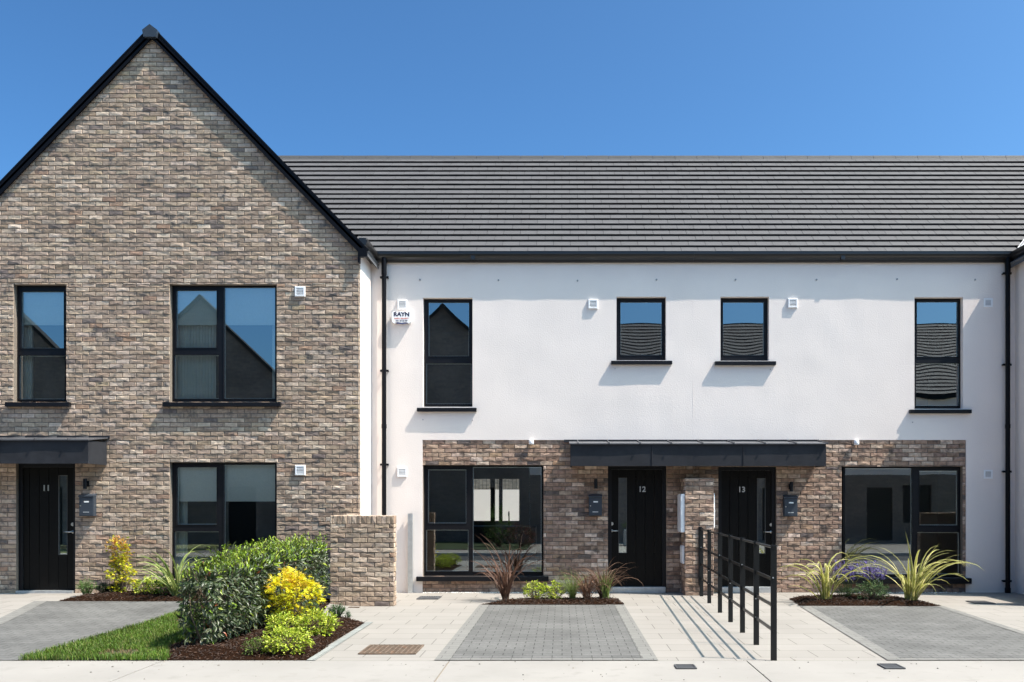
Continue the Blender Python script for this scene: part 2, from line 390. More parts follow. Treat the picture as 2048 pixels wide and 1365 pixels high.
# ------------------------------------------------------------------ roof tiling
def tile_roof(mb, xa, xb, y0, z0, pitch, length, gauge, wid=.30, clipfn=None, flip=1):
    # courses climb along +y*flip ; returns nothing
    cp, sp = math.cos(pitch), math.sin(pitch); n = int(length/gauge)
    for k in range(n+1):
        s0 = k*gauge-.02; s1 = min(length, s0+gauge+.045)
        off = (k % 2)*wid*.5
        j = int(math.floor((xa-off)/wid))
        lift = rng.uniform(-.002, .002)
        while True:
            x0 = off+j*wid; x1 = x0+wid-.006; j += 1
            if x0 > xb: break
            X0, X1 = max(x0, xa), min(x1, xb)
            if clipfn:
                lim = clipfn(s0*cp)
                if lim is not None:
                    X0 = max(X0, lim[0]); X1 = min(X1, lim[1])
            if X1-X0 < .02: continue
            h0 = .046+lift+rng.uniform(-.0012, .0012); h1 = .004; th = .012
            kk = rng.uniform(.95, 1.05); c = (.090*kk, .086*kk, .089*kk)
            def pt(x, s, h): return (x, y0+flip*(s*cp-h*sp), z0+s*sp+h*cp)
            a = [mb.vert(pt(x, s, h), c) for x, s, h in ((X0, s0, h0), (X1, s0, h0), (X1, s1, h1), (X0, s1, h1), (X0, s0+.004, h0-th), (X1, s0+.004, h0-th), (X1, s1, h1-th*.6), (X0, s1, h1-th*.6))]
            for q in ((0, 1, 2, 3), (7, 6, 5, 4), (0, 4, 5, 1), (0, 3, 7, 4), (1, 5, 6, 2)): mb.face([a[i] for i in q], 0)
PITCH = R(44); RIDGE_RUN = 2.80
GUT = [(-.142, 5.955), (-.142, 6.005), (-.135, 6.012), (-.135, 5.965), (-.02, 5.93), (-.02, 5.83), (-.045, 5.825), (-.055, 5.84), (-.060, 5.865), (-.095, 5.885), (-.118, 5.90), (-.134, 5.925)]

# ------------------------------------------------------------------ white terrace houses
def wob(x, z): return .006*noise.noise(Vector((x*.9, z*.55, 3.1)))+.0035*noise.noise(Vector((x*2.6, z*1.9, 9.1)))
YR = YW+REC
CX = 2.318                       # party line
XL, XR = -3.38, 8.02
ZP = P(0, 880.5, YW)[1]          # top of the brick panel
def house(name, label, x0, x1, holes_up, px0, px1, holes_dn):
    t = thing(name, label, 'house', ((x0+x1)/2, YW, 0))
    mb = MB(); plate(mb, x0, x1, 0, 6.0, holes_up+[(px0, px1, -1, ZP)], YW, REC+.06, step=.12, disp=wob)
    mb.build('rendered_wall', M['render'], t)
    b = MB()
    T = lambda u, v, w_: (u, YW+.012-w_, v)
    brickwork(b, px0, px1, 0, ZP, holes_dn, T, PAL_B, uoff=.06)
    plate(b, px0, px1, 0, ZP, holes_dn, YW+.022, REC+.05, m=1)
    b.build('brick_wall', [M['brick_b'], M['mortar']], t)
    return t
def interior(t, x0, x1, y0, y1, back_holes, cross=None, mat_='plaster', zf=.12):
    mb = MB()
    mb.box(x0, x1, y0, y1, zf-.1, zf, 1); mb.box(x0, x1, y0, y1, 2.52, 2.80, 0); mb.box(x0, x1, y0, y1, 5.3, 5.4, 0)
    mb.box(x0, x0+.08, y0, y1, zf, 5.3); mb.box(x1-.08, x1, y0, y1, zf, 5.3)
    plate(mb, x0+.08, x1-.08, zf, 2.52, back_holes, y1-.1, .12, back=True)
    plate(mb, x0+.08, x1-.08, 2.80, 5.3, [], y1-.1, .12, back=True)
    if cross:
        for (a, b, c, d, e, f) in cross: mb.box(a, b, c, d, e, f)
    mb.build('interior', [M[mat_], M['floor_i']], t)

w1 = RC(846, 945, 596, 814, YW); w2 = RC(1233, 1332, 594, 721, YW)
D12 = RC(1216, 1333, 932.5, 1186, YW); G12 = RC(846, 1087, 930.5, 1153, YW)
D12 = (D12[0], D12[1], 0, D12[3])
h12 = house('terrace_house', 'white rendered house with brown brick ground floor and black door number 12', XL, CX, [w1, w2], P(845, 0, YW)[0], CX, [G12, D12])
window(h12, w1, RC(848, 944.5, 598, 813, YR), [RC(857, 938, 605, 713, YR), RC(852, 943, 727, 808.5, YR)], YW, RC(834, 953, 815.5, 823.5, YW-.05), bulge=.0012)
window(h12, w2, RC(1234.5, 1331, 596, 720, YR), [RC(1241, 1323.5, 604.5, 711, YR)], YW, RC(1222.5, 1344.5, 721.5, 729, YW-.05), bulge=.0010)
window(h12, G12, RC(848, 1086, 932, 1152, YR), [RC(856, 932.5, 939.5, 1047, YR), RC(852, 937, 1060, 1143, YR), RC(945.5, 1083, 934.5, 1144, YR)], YW, RC(832.5, 1097, 1153.5, 1163, YW-.07), glass='glass_low', sproj=.085)
door(h12, D12, YW, RC(1237, 1253.5, 956, 1106.5, YR), '12', P(1284, 0, YR)[0], P(0, 979.5, YR)[1], (P(1223.5, 0, YR)[0], P(1236, 0, YR)[0], P(0, 1062, YR)[1]), True)

w3 = RC(1441, 1538, 594, 722, YW); w4 = RC(1829, 1926, 595, 818, YW)
D13 = RC(1437, 1553, 934, 1186, YW); D13 = (D13[0], D13[1], 0, D13[3]); G13 = RC(1684, 1926, 933, 1156, YW)
h13 = house('terrace_house', 'white house with brown brick ground floor and door number 13, right of the joint line', CX+.001, XR, [w3, w4], CX+.001, P(1932, 0, YW)[0], [G13, D13])
window(h13, w3, RC(1442.5, 1536, 596, 721, YR), [RC(1446, 1528, 604.5, 711, YR)], YW, RC(1430, 1552, 722.5, 730.5, YW-.05), bulge=.0010)
window(h13, w4, RC(1830, 1924.5, 597, 817, YR), [RC(1833.5, 1916, 604, 714, YR), RC(1831.5, 1919, 727, 812, YR)], YW, RC(1820, 1943, 819, 827, YW-.05), bulge=.0008)
window(h13, G13, RC(1686, 1924, 935, 1155, YR), [RC(1690, 1824, 937, 1149, YR), RC(1838.5, 1915.5, 942, 1051, YR), RC(1834.5, 1919, 1065, 1149, YR)], YW, RC(1672, 1943, 1156.5, 1168, YW-.07), glass='glass_low', sproj=.085)
door(h13, D13, YW, RC(1514, 1530.5, 957, 1108, YR), '13', P(1483, 0, YR)[0], P(0, 980, YR)[1], (P(1542, 0, YR)[0], P(1528, 0, YR)[0], P(0, 1064, YR)[1]), False)
YBK = 22.3
bw = (-2.26, -1.02, 1.16, 2.16)      # kitchen window at the back of number 12
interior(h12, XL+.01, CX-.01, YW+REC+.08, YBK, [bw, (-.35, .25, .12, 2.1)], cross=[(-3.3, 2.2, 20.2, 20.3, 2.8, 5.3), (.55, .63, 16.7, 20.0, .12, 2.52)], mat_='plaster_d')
mb = MB(); mb.box(-1.70, -1.60, YBK-.13, YBK+.05, bw[2], bw[3]); mb.box(-1.50, -1.42, YBK-.13, YBK+.05, bw[2], bw[3]); mb.build('back_mullion', M['black'], h12)
mb = MB(); mb.box(-3.25, -.6, YBK-.75, YBK-.15, .12, 1.05); mb.tube([(-1.25, YBK-.3, 1.05), (-1.25, YBK-.3, 1.33), (-1.25, YBK-.36, 1.38), (-1.25, YBK-.44, 1.36), (-1.25, YBK-.45, 1.28)], .014, 8)
mb.build('kitchen_counter', M['black'], h12)
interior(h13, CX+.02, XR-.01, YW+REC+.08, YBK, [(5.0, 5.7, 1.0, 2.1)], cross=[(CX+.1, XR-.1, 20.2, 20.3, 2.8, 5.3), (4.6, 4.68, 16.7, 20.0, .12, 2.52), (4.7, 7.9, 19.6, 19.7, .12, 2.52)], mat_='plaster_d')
for h, a, b in ((h12, XL, CX), (h13, CX+.001, XR)):
    mb = MB()
    aa, bb = (a-2.9 if h is h12 else a), (b if h is h12 else b+2.9)
    lim = (lambda s: (XL-.02-s, 99)) if h is h12 else (lambda s: (-99, XR+.02+s))
    tile_roof(mb, aa, bb, YW-.10, 5.985, PITCH, RIDGE_RUN/math.cos(PITCH), .203,
              clipfn=lim)
    # underlay sheet and rear slope
    t_, z_ = RIDGE_RUN, RIDGE_RUN*math.tan(PITCH)
    ya, za = YW-.09, 5.975
    mb.prism([(a, ya, za), (b, ya, za), (bb, ya+t_, za+z_), (aa, ya+t_, za+z_)], (0, .03, -.03), 1)
    mb.prism([(aa, ya+2*t_+.3, za-.2), (aa, ya+t_+.01, za+z_), (aa, ya+t_+.01, za+z_-.05), (aa, ya+2*t_+.25, za-.25)], (bb-aa, 0, 0), 1)
    rf = mb.build('roof', [M['tile'], M['dark_void']], h)
    rc = MB(); n = int((bb-aa)/.45)
    for k in range(n):
        p, q = aa+(bb-aa)*k/n, aa+(bb-aa)*(k+1)/n-.006
        yr, zr = ya+t_, za+z_
        kk = .0015*(k % 2)
        rc.prism([(p, yr-.13, zr-.075), (p, yr-.05, zr+.045+kk), (p, yr+.05, zr+.045+kk), (p, yr+.13, zr-.075), (p, yr+.10, zr-.085), (p, yr, zr+.01), (p, yr-.10, zr-.085)], (q-p, 0, 0), c=(.06, .06, .063))
    rc.build('ridge_cap', M['tile'], rf)
    # eaves gutter with fascia
    g = MB(); g.prism([(a, YW+y, z) for y, z in GUT], (b-a, 0, 0))
    g.box(a, b, YW-.020+.0, YW+.03, 5.84, 5.99)
    g.box(a, b, YW-.128, YW-.116, 5.975, 5.982)
    if h is h12: g.box(3.4-5, 3.4-5+.07, YW-.135, YW-.02, 5.86, 6.0)
    else: g.box(4.9, 4.97, YW-.135, YW-.02, 5.86, 6.0)
    g.build('gutter', M['gutter'], h)
# joint bead between the two renders
mb = MB(); mb.box(CX-.002, CX+.002, YW-.0012, YW+.008, ZP, 5.84); mb.build('joint_bead', M['render'], h13)
# soot stain is part of the brick; small fixings in the render
def fixings(h, pts):
    for px, py, r in pts:
        mb = MB(); x, z = P(px, py, YW); mb.tube([(x, YW+.01, z), (x, YW-.012, z)], r, 10)
        mb.build('fixing', M['grey_pl'], h)
fixings(h12, [(840, 560, .016), (997, 561, .016), (1155, 562, .016), (1313, 560, .016), (846, 840, .009), (945, 841, .009), (1230, 738, .007)])
fixings(h13, [(1471, 560, .016), (1633, 560, .016), (1794, 559, .016), (1950, 560, .016), (1825, 845, .009), (1541, 739, .007)])
# downpipes
def downpipe(h, px, clips):
    x0 = P(px-4, 0, YW)[0]; x1 = P(px+5, 0, YW)[0]
    mb = MB(); xc = (x0+x1)/2; yc = YW-.085
    mb.tube([(xc, yc, .02), (xc, yc, 5.88)], .040, 14)
    mb.tube([(xc, yc, 5.60), (xc, yc, 5.9)], .047, 14); mb.tube([(xc, yc, 2.9), (xc, yc, 2.97)], .046, 14); mb.tube([(xc, yc, 0.0), (xc, yc, .09)], .05, 14)
    dp = mb.build('downpipe', M['black_pvc'], h, smooth=False)
    for py in clips:
        c = MB(); z = P(0, py, YW)[1]; c.box(xc-.075, xc+.075, yc+.01, yc+.03, z-.018, z+.018); c.box(xc-.07, xc-.05, yc+.02, YW, z-.012, z+.012); c.box(xc+.05, xc+.07, yc+.02, YW, z-.012, z+.012)
        c.tube([(xc, yc, z-.02), (xc, yc, z+.02)], .045, 14)
        c.build('pipe_bracket', M['black_pvc'], dp)
downpipe(h12, 769.5, [557, 743, 930]); downpipe(h13, 2010.5, [549, 731, 944, 1162])

# ------------------------------------------------------------------ brick gable houses
AP = (-6.81, 9.335)
def gable_clip(ax, az, sl, e=0): return [(sl, 1, az+sl*ax-e), (-sl, 1, az-sl*ax-e)]
def wing(name, label, xl, xr, ax, holes, side, full=True, m_=None):
    """brick gabled house: facade at YB, white render on the inner side wall"""
    t = thing(name, label, 'house', ((xl+xr)/2, YB, 0))
    sl = 1.012; ez = AP[1]-sl*(xr-ax)
    b = MB(); T = lambda u, v, w_: (u, YB-w_, v)
    cl = gable_clip(ax, AP[1], sl)
    if full:
        brickwork(b, xl, xr, 0, AP[1], holes, T, PAL_W, clip=cl)
        mm = 1
    else: mm = 0
    plate(b, xl, xr, 0, ez, holes, YB+.008, REC+.06, m=mm)
    b.prism([(xl, YB+.008, ez), (xr, YB+.008, ez), (ax, YB+.008, AP[1])], (0, .17, 0), mm)
    if full:     # brick return on the corner
        xs = xr if side > 0 else xl
        Ts = lambda u, v, w_: (xs+side*w_, u, v)
        brickwork(b, YB-.004, YB+.105, 0, ez-.1, [], Ts, PAL_W, bl=.11)
        b.box(xs-side*.12, xs-side*.009, YB+.02, YB+.105, 0, ez-.05, 1)
    b.build('brick_wall', [M['brick'], M['mortar']] if full else [M['farbrick']], t)
    s = MB(); xs = xr if side > 0 else xl
    s.box(xs-side*.14, xs+side*.004, YB+.107, YBK+1, 0, ez-.02)
    xo = xl if side > 0 else xr
    s.box(xo, xo+side*.14, YB+.19, YBK+1, 0, ez-.02); s.box(xl+.15, xr-.15, YBK+.85, YBK+1, 0, ez)
    s.build('side_wall', M['side_render'], t)
    # roof slopes
    r = MB(); L = 9
    for sg, xe in ((1, xr), (-1, xl)):
        z0 = ez+.03; ovh = .13
        a = (xe+sg*ovh, z0-ovh*sl); c = (ax, AP[1]+.06)
        r.prism([(a[0], YB-.06, a[1]), (c[0], YB-.06, c[1]), (c[0], YB-.06, c[1]-.05), (a[0], YB-.06, a[1]-.05)], (0, L, 0), 0, c=(.10, .10, .105))
        # courses as low steps running with the ridge
        n = 22
        for k in range(n):
            f0, f1 = k/n, (k+1)/n
            x0_, z0_ = a[0]+(c[0]-a[0])*f0, a[1]+(c[1]-a[1])*f0; x1_, z1_ = a[0]+(c[0]-a[0])*f1, a[1]+(c[1]-a[1])*f1
            r.prism([(x0_, YB-.055, z0_+.002), (x0_+sg*.02, YB-.055, z0_+.034), (x1_, YB-.055, z1_+.008), (x1_, YB-.055, z1_+.001)], (0, L-.01, 0), 0, c=(.11, .11, .115))
    rf = r.build('roof', M['tile'], t)
    for sg, xe in ((1, xr), (-1, xl)):
        v = MB(); a = Vector((xe+sg*.14, 0, ez+.03-.14*sl)); c = Vector((ax+sg*.02, 0, AP[1]+.085)); d = (c-a).normalized(); nrm = Vector((-d.z, 0, d.x))
        if nrm.z < 0: nrm = -nrm
        def q(p, off, y): return (p.x+nrm.x*off, y, p.z+nrm.z*off)
        y0, y1 = YB-.060, YB-.012
        v.prism([q(a, .045, y0), q(c, .045, y0), q(c, -.105, y0), q(a, -.105, y0)], (0, .025, 0))
        v.prism([q(a, .05, y0-.006), q(c, .05, y0-.006), q(c, .025, y0-.006), q(a, .025, y0-.006)], (0, .06, 0))
        v.prism([q(a, -.02, y0+.02), q(c, -.02, y0+.02), q(c, -.085, y0+.02), q(a, -.085, y0+.02)], (0, .055, 0))
        v.build('verge_trim', M['black_pvc'], t)
        e = MB(); e.box(xe+sg*.0, xe+sg*.145, YB-.075, YB-.0, ez-.20, ez-.055); e.box(xe-sg*.0, xe+sg*.03, YB-.09, YB+.0, ez-.30, ez-.20); e.build('verge_end', M['black_pvc'], t)
    ca = MB(); w_ = .125; zt = AP[1]+.16
    ca.prism([(ax-w_, YB-.125, zt-.095), (ax, YB-.125, zt), (ax+w_, YB-.125, zt-.095), (ax+w_*.82, YB-.125, zt-.21), (ax-w_*.82, YB-.125, zt-.21)], (0, .12, 0))
    ca.prism([(ax-w_*.9, YB-.005, zt-.10), (ax, YB-.005, zt-.012), (ax+w_*.9, YB-.005, zt-.10)], (0, L-.2, 0))
    ca.build('ridge_end_cap', M['anthracite'], rf)
    g = MB(); xs_ = xr if side > 0 else xl
    g.prism([(xs_-side*y, YB-.02, z-.02) for y, z in GUT], (0, YW-.12-YB+.02, 0)); g.box(xs_, xs_+side*.03, YB-.0, YW-.03, 5.80, 6.0)
    g.box(xs_+side*.0, xs_+side*.125, YB-.03, YB-.018, 5.87, 5.99)
    g.build('gutter', M['gutter'], t)
    return t
YBR = YB+REC
a1 = RC(26.5, 132, 569, 804.5, YB); a2 = RC(339, 553, 569, 804.5, YB); a3 = RC(339, 553, 925, 1159, YB); dD = RC(32, 150, 927, 1186, YB)
dD = (dD[0], dD[1], .08, dD[3]); dDh = (dD[0], dD[1], -.1, dD[3])
h11 = wing('brick_house', 'tall house with a buff brick gable and black verge, door number 11', -10.24, XL, AP[0], [a1, a2, a3, dDh], 1)
window(h11, a1, RC(33, 131, 571, 803, YBR), [RC(42.5, 128, 583.5, 697, YBR), RC(38, 130, 711.5, 799, YBR)], YB, RC(11.5, 139.5, 804.5, 813.5, YB-.05), bulge=.0004, sproj=.08)
pb = [RC(352.5, 433.5, 581, 696, YBR), RC(348.5, 438, 710.5, 798, YBR), RC(448, 550.5, 575, 798, YBR)]
window(h11, a2, RC(344, 552, 571, 803, YBR), pb, YB, RC(326, 561, 804.5, 813.5, YB-.05), bulge=.0005, sproj=.08)
pc = [RC(354, 433.5, 935, 1049.5, YBR), RC(348.5, 438, 1063.5, 1152, YBR), RC(448, 550.5, 930, 1152, YBR)]
window(h11, a3, RC(344, 552, 927, 1158, YBR), pc, YB, RC(326, 561, 1159.5, 1169, YB-.05), glass='glass_low', sproj=.08)
door(h11, dD, YB, RC(118, 135.5, 951, 1110, YBR), '11', P(93.5, 0, YBR)[0], P(0, 977, YBR)[1], (P(147, 0, YBR)[0], P(131.5, 0, YBR)[0], P(0, 1064, YBR)[1]), False, thr_z=(.0, .125))
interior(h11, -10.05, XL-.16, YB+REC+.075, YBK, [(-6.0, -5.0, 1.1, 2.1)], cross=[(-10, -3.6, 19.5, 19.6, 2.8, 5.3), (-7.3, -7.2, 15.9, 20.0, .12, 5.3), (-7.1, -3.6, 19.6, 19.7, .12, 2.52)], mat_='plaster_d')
h14 = wing('brick_house', 'gabled house at the far right edge whose white side wall and silver valley just show', XR-.004, XR+6.86, XR+3.43, [], -1)
# lead valley where the right hand roofs meet
mb = MB(); ln = 2.6
z0 = 6.03
mb.prism([(XR-.02, YW-.14, z0), (XR+.09, YW-.14, z0+.01), (XR+.09+ln, YW-.14+ln, z0+.01+ln*.97), (XR-.02+ln, YW-.14+ln, z0+ln*.97)], (0, 0, .012), 0)
mb.prism([(XR-.035, YW-.15, z0+.005), (XR-.015, YW-.15, z0+.005), (XR-.015+ln, YW-.15+ln, z0+.005+ln*.97), (XR-.035+ln, YW-.15+ln, z0+.005+ln*.97)], (0, 0, .028), 0)
mb.build('valley_flashing', M['zinc_light'], h14)

# ------------------------------------------------------------------ blinds, curtains
def drape(name, label, x0, x1, z0, z1, y, mkey='curtain', pleat=.05, amp=.03, cat='curtain'):
    mb = MB(); n = max(8, int((x1-x0)/pleat*6)); rows = 6
    V = [[mb.vert((x0+(x1-x0)*i/n, y+amp*math.sin(2*math.pi*i/6+.4*math.sin(i*.7))*(.8+.2*k/rows), z0+(z1-z0)*k/rows)) for i in range(n+1)] for k in range(rows+1)]
    for k in range(rows):
        for i in range(n): mb.face((V[k][i], V[k][i+1], V[k+1][i+1], V[k+1][i]))
    o = mb.build(name, M[mkey], smooth=True, loc=((x0+x1)/2, y, z0)); md = o.modifiers.new('t', 'SOLIDIFY'); md.thickness = .003
    return tag(o, label, cat)
def blind(label, hole, zb):
    x0, x1, _, z1 = hole; y = YB+.19
    mb = MB(); mb.box(x0-.03, x1+.03, y, y+.006, zb, z1+.02); zf = zb+.29
    mb.box(x0-.03, x1+.03, y-.006, y+.001, zf, zf+.014); mb.box(x0-.03, x1+.03, y-.006, y+.012, zb-.02, zb)
    tag(mb.build('window_blind', M['blind'], loc=((x0+x1)/2, y, zb)), label, 'blind', 'cream blinds half drawn in the brick house windows')
blind('cream blind half drawn in the narrow upstairs window above door 11', a1, 4.60)
blind('cream blind half drawn in the wide upstairs window of the brick house', a2, 4.60)
blind('cream blind half drawn in the ground floor window of the brick house', a3, 1.63)
drape('curtain', 'pale pleated curtain gathered at the left of the wide upstairs window', a2[0]-.02, a2[0]+.66, 3.0, 5.25, YB+.30)
drape('curtain', 'pale pleated curtain gathered at the right of the wide upstairs window', a2[1]-.16, a2[1]+.25, 3.0, 5.25, YB+.30)
drape('curtain', 'pale curtain edge at the left of the narrow upstairs window', a1[0]-.2, a1[0]+.16, 3.0, 5.25, YB+.30)
drape('curtain', 'pale curtain edge at the left of the brick house ground floor window', a3[0]-.15, a3[0]+.17, .2, 2.45, YB+.30)
drape('curtain', 'pale curtain edge at the right of the brick house ground floor window', a3[1]-.10, a3[1]+.3, .2, 2.45, YB+.30)
# bed seen through the upstairs glass
bd = thing('bed', 'made bed with plump pillows behind the wide upstairs window of the brick house', 'bed', (-5.3, 17.4, 2.8))
mb = MB(); mb.box(-6.1, -4.5, 16.6, 18.6, 2.82, 3.25); mb.build('mattress', M['blind'], bd, bevel=.06)
for k in (-5.7, -4.9):
    mb = MB(); mb.box(k-.32, k+.32, 16.55, 16.95, 3.25, 3.42); mb.build('pillow', M['curtain'], bd, bevel=.07)

# ------------------------------------------------------------------ canopies
def canopy(name, label, x0, x1, Yw, seams, clips, parent=None):
    yf = Yw-.61; zt, zb = 2.60, 2.215
    t = parent if parent else thing(name, label, 'canopy', ((x0+x1)/2, Yw, zb))
    mb = MB()
    mb.box(x0, x1, yf, yf+.02, zb, zt-.012); mb.box(x0, x0+.02, yf+.02, Yw-.002, zb, zt-.012); mb.box(x1-.02, x1, yf+.02, Yw-.002, zb, zt-.012)
    for s in seams: mb.box(s-.009, s+.009, yf-.010, yf+.001, zb+.002, zt-.014)
    o = mb.build('canopy_fascia', M['metal_dark'], t)
    s = MB(); s.box(x0+.021, x1-.021, yf+.021, Yw-.002, zb+.03, zb+.045); s.build('soffit', M['metal_dark'], t)
    r = MB(); n = int((x1-x0)/.08)
    # roof sheet with a slightly wavy drip edge
    fa, fb, fc = [], [], []
    for i in range(n+1):
        x = x0-.02+(x1-x0+.04)*i/n; wv = .006*noise.noise(Vector((x*1.7, 4, Yw)))
        fa.append(r.vert((x, yf-.034+wv, zt-.016+wv*.4))); fb.append(r.vert((x, yf-.034+wv, zt))); fc.append(r.vert((x, Yw-.003, zt+.075)))
    bk = [r.vert((x0-.02+(x1-x0+.04)*i/n, Yw-.003, zt+.055)) for i in range(n+1)]
    for i in range(n):
        r.face((fa[i], fa[i+1], fb[i+1], fb[i])); r.face((fb[i], fb[i+1], fc[i+1], fc[i])); r.face((fa[i+1], fa[i], bk[i], bk[i+1]))
    r.face((fa[0], fb[0], fc[0], bk[0])); r.face((fa[n], bk[n], fc[n], fb[n]))
    for c in clips:
        r.prism([(c-.008, yf-.05, zt-.014), (c-.008, yf-.052, zt+.014), (c-.008, Yw-.01, zt+.095), (c-.008, Yw-.01, zt+.06)], (.016, 0, 0))
    rr = r.build('canopy_roof', M['zinc_canopy'], t)
    f = MB(); f.box(x0-.11, x1+.05, Yw-.012, Yw-.002, zt+.058, zt+.105); f.build('flashing', M['metal_dark'], t)
    return t
M['zinc_canopy'] = mat('zinc_sheet', (.10, .10, .11), .4, metal=.3, mott=.15, mscale=3)
x0, x1 = (1141-VX)*(YW-.61)/F, (1652-VX)*(YW-.61)/F
cs = [(p-VX)*(YW-.61)/F for p in (1304.5, 1487.5)]
canopy('door_canopy', 'long dark metal canopy shared by doors 12 and 13', x0, x1, YW, cs, [x0+.13+.53*k for k in range(9)])
canopy('door_canopy', 'dark metal canopy over door 11 cut by the left edge', -10.2, -7.575, YB, [-9.0], [-10.0+.53*k for k in range(5)])

# ------------------------------------------------------------------ party wall pier between the doors
pr = thing('brick_pier', 'square brick pier between doors 12 and 13', 'pier', (2.35, 16.2, 0))
px0_, px1_, py0_, pzt = 2.108, 2.596, 15.965, 2.0
b = MB()
brickwork(b, px0_, px1_, 0, pzt, [], lambda u, v, w_: (u, py0_-w_, v), PAL_B, uoff=.1)
brickwork(b, py0_, YW-.03, 0, pzt, [], lambda u, v, w_: (px0_-w_, u, v), PAL_B)
brickwork(b, py0_, YW-.03, 0, pzt, [], lambda u, v, w_: (px1_+w_, u, v), PAL_B)
b.box(px0_+.009, px1_-.009, py0_+.009, YW-.02, 0, pzt-.004, 1)
b.box(px0_-.004, px1_+.004, py0_-.004, YW-.03, pzt-.004, pzt+.012, 1)
b.build('brickwork', [M['brick_b'], M['mortar']], pr)
def meter_box(name, label, x0, x1, y0, y1, z0, z1, sd):
    t = thing(name, label, 'meter box', ((x0+x1)/2, y0, z0))
    mb = MB(); mb.box(x0, x1, y0, y1, z0, z1); bx = mb.build('cabinet', M['white_pl'], t, bevel=.006)
    mb = MB(); xo = x0 if sd < 0 else x1
    mb.box(xo, xo+sd*.008, y0+.02, y1-.02, z0+.02, z1-.02); mb.box(xo+sd*.008, xo+sd*.014, y0+.04, y0+.06, (z0+z1)/2-.02, (z0+z1)/2+.02)
    mb.build('cabinet_door', M['white_pl'], t, bevel=.003)
    return t
meter_box('meter_box', 'tall white meter box on the door 12 side of the brick pier', px0_-.07, px0_-.003, 15.985, 16.42, 1.08, 1.74, -1)
meter_box('meter_box', 'short white meter box low on the door 12 side of the brick pier', px0_-.035, px0_-.003, 16.02, 16.34, .54, .85, -1)
meter_box('meter_box', 'white meter box edge on the door 13 side of the brick pier', px1_+.003, px1_+.020, 15.985, 16.42, 1.15, 1.75, 1)

# ------------------------------------------------------------------ low screen walls
def screen_wall(name, label, x0, x1, sgn):
    yf, yb = 14.30, 14.50; zt = 1.395; zs = 1.26
    t = thing(name, label, 'wall', ((x0+x1)/2, yf, 0))
    b = MB(); 
    brickwork(b, x0, x1, 0, zs, [], lambda u, v, w_: (u, yf-w_, v), PAL_W, uoff=.05)
    brickwork(b, x0, x1, zs, zt, [], lambda u, v, w_: (u, yf-w_, v), PAL_W, bl=.075, soldier=True)
    for xs, sd in ((x0, -1), (x1, 1)):
        brickwork(b, yf, yb, 0, zs, [], lambda u, v, w_: (xs+sd*w_, u, v), PAL_W, bl=.11)
        brickwork(b, yf, yb, zs, zt, [], lambda u, v, w_: (xs+sd*w_, u, v), PAL_W, bl=.2, soldier=True)
    brickwork(b, x0, x1, yf, yb, [], lambda u, v, w_: (u, v, zt+w_-.006), PAL_W, bl=.075, soldier=True)
    b.box(x0+.008, x1-.008, yf+.008, yb, 0, zt-.012, 1)
    xr0, xr1 = (x0, x0+.215) if sgn < 0 else (x1-.215, x1)
    brickwork(b, yb, YB-.01, 0, zs, [], lambda u, v, w_: (xr1+w_, u, v), PAL_W)
    brickwork(b, yb, YB-.01, 0, zs, [], lambda u, v, w_: (xr0-w_, u, v), PAL_W)
    brickwork(b, yb, YB-.01, zs, zt, [], lambda u, v, w_: (xr1+w_, u, v), PAL_W, bl=.075, soldier=True)
    brickwork(b, xr0, xr1, yb, YB-.01, [], lambda u, v, w_: (u, v, zt+w_-.006), PAL_W, bl=.22, ch=.075)
    b.box(xr0+.008, xr1-.008, yb, YB-.012, 0, zt-.012, 1)
    b.build('brickwork', [M['brick'], M['mortar']], t); return t
screen_wall('screen_wall', 'waist high buff brick screen wall with soldier coping beside the hedge', -3.558, -2.576, -1)
screen_wall('screen_wall', 'matching low brick screen wall outside the right edge of the picture', 7.22, 8.2, 1)
# galvanised post against the white wall
gp = thing('steel_post', 'galvanised steel channel post standing against the white wall by the brick screen', 'post', (-2.69, YW-.05, 0))
a = P(815.5, 0, YW-.08)[0]; c = P(825, 0, YW-.08)[0]
mb = MB(); mb.box(a, c, YW-.085, YW-.079, .0, 1.40); mb.box(a, a+.006, YW-.079, YW-.03, 0, 1.40); mb.box(c-.006, c, YW-.079, YW-.03, 0, 1.40); mb.build('channel', M['galv'], gp)
mb = MB()
for z in (.25, .7, 1.15):
    mb = MB(); mb.tube([((a+c)/2, YW-.0, z), ((a+c)/2, YW-.092, z)], .009, 8); mb.build('fixing', M['galv'], gp)

# ------------------------------------------------------------------ small wall fittings
def vent(px, py, Y, label, group):
    x, z = P(px, py, Y-.04); t = thing('wall_vent', label, 'vent', (x, Y, z), group); s = .080
    mb = MB(); mb.prism([(x-s-.008, Y-.001, z-s-.008), (x+s+.008, Y-.001, z-s-.008), (x+s+.008, Y-.001, z+s+.008), (x-s-.008, Y-.001, z+s+.008)], (0, -.012, 0))
    plate(mb, x-s, x+s, z-s, z+s, [(x-s+.022, x+s-.022, z-s+.026, z+s-.026)], Y-.036, .030)
    mb.build('cowl', M['white_pl'], t, bevel=.004)
    mb = MB(); mb.box(x-s+.01, x+s-.01, Y-.016, Y-.010, z-s+.01, z+s-.01); mb.build('recess', M['grey_pl'], t)
    mb = MB()
    for k in range(5):
        zz = z-s+.034+k*.023; mb.prism([(x-s+.02, Y-.034, zz), (x-s+.02, Y-.018, zz+.012), (x-s+.02, Y-.018, zz+.017), (x-s+.02, Y-.034, zz+.007)], (2*s-.04, 0, 0))
    mb.build('louvre', M['white_pl'], t)
G_ = 'square white louvred vents on the house fronts'
vent(599, 583, YB, 'white louvred vent right of the wide upstairs window in the brick gable', G_)
vent(599.5, 941, YB, 'white louvred vent right of the ground floor window in the brick gable', G_)
vent(804, 609, YW, 'white louvred vent directly above the alarm box', G_)
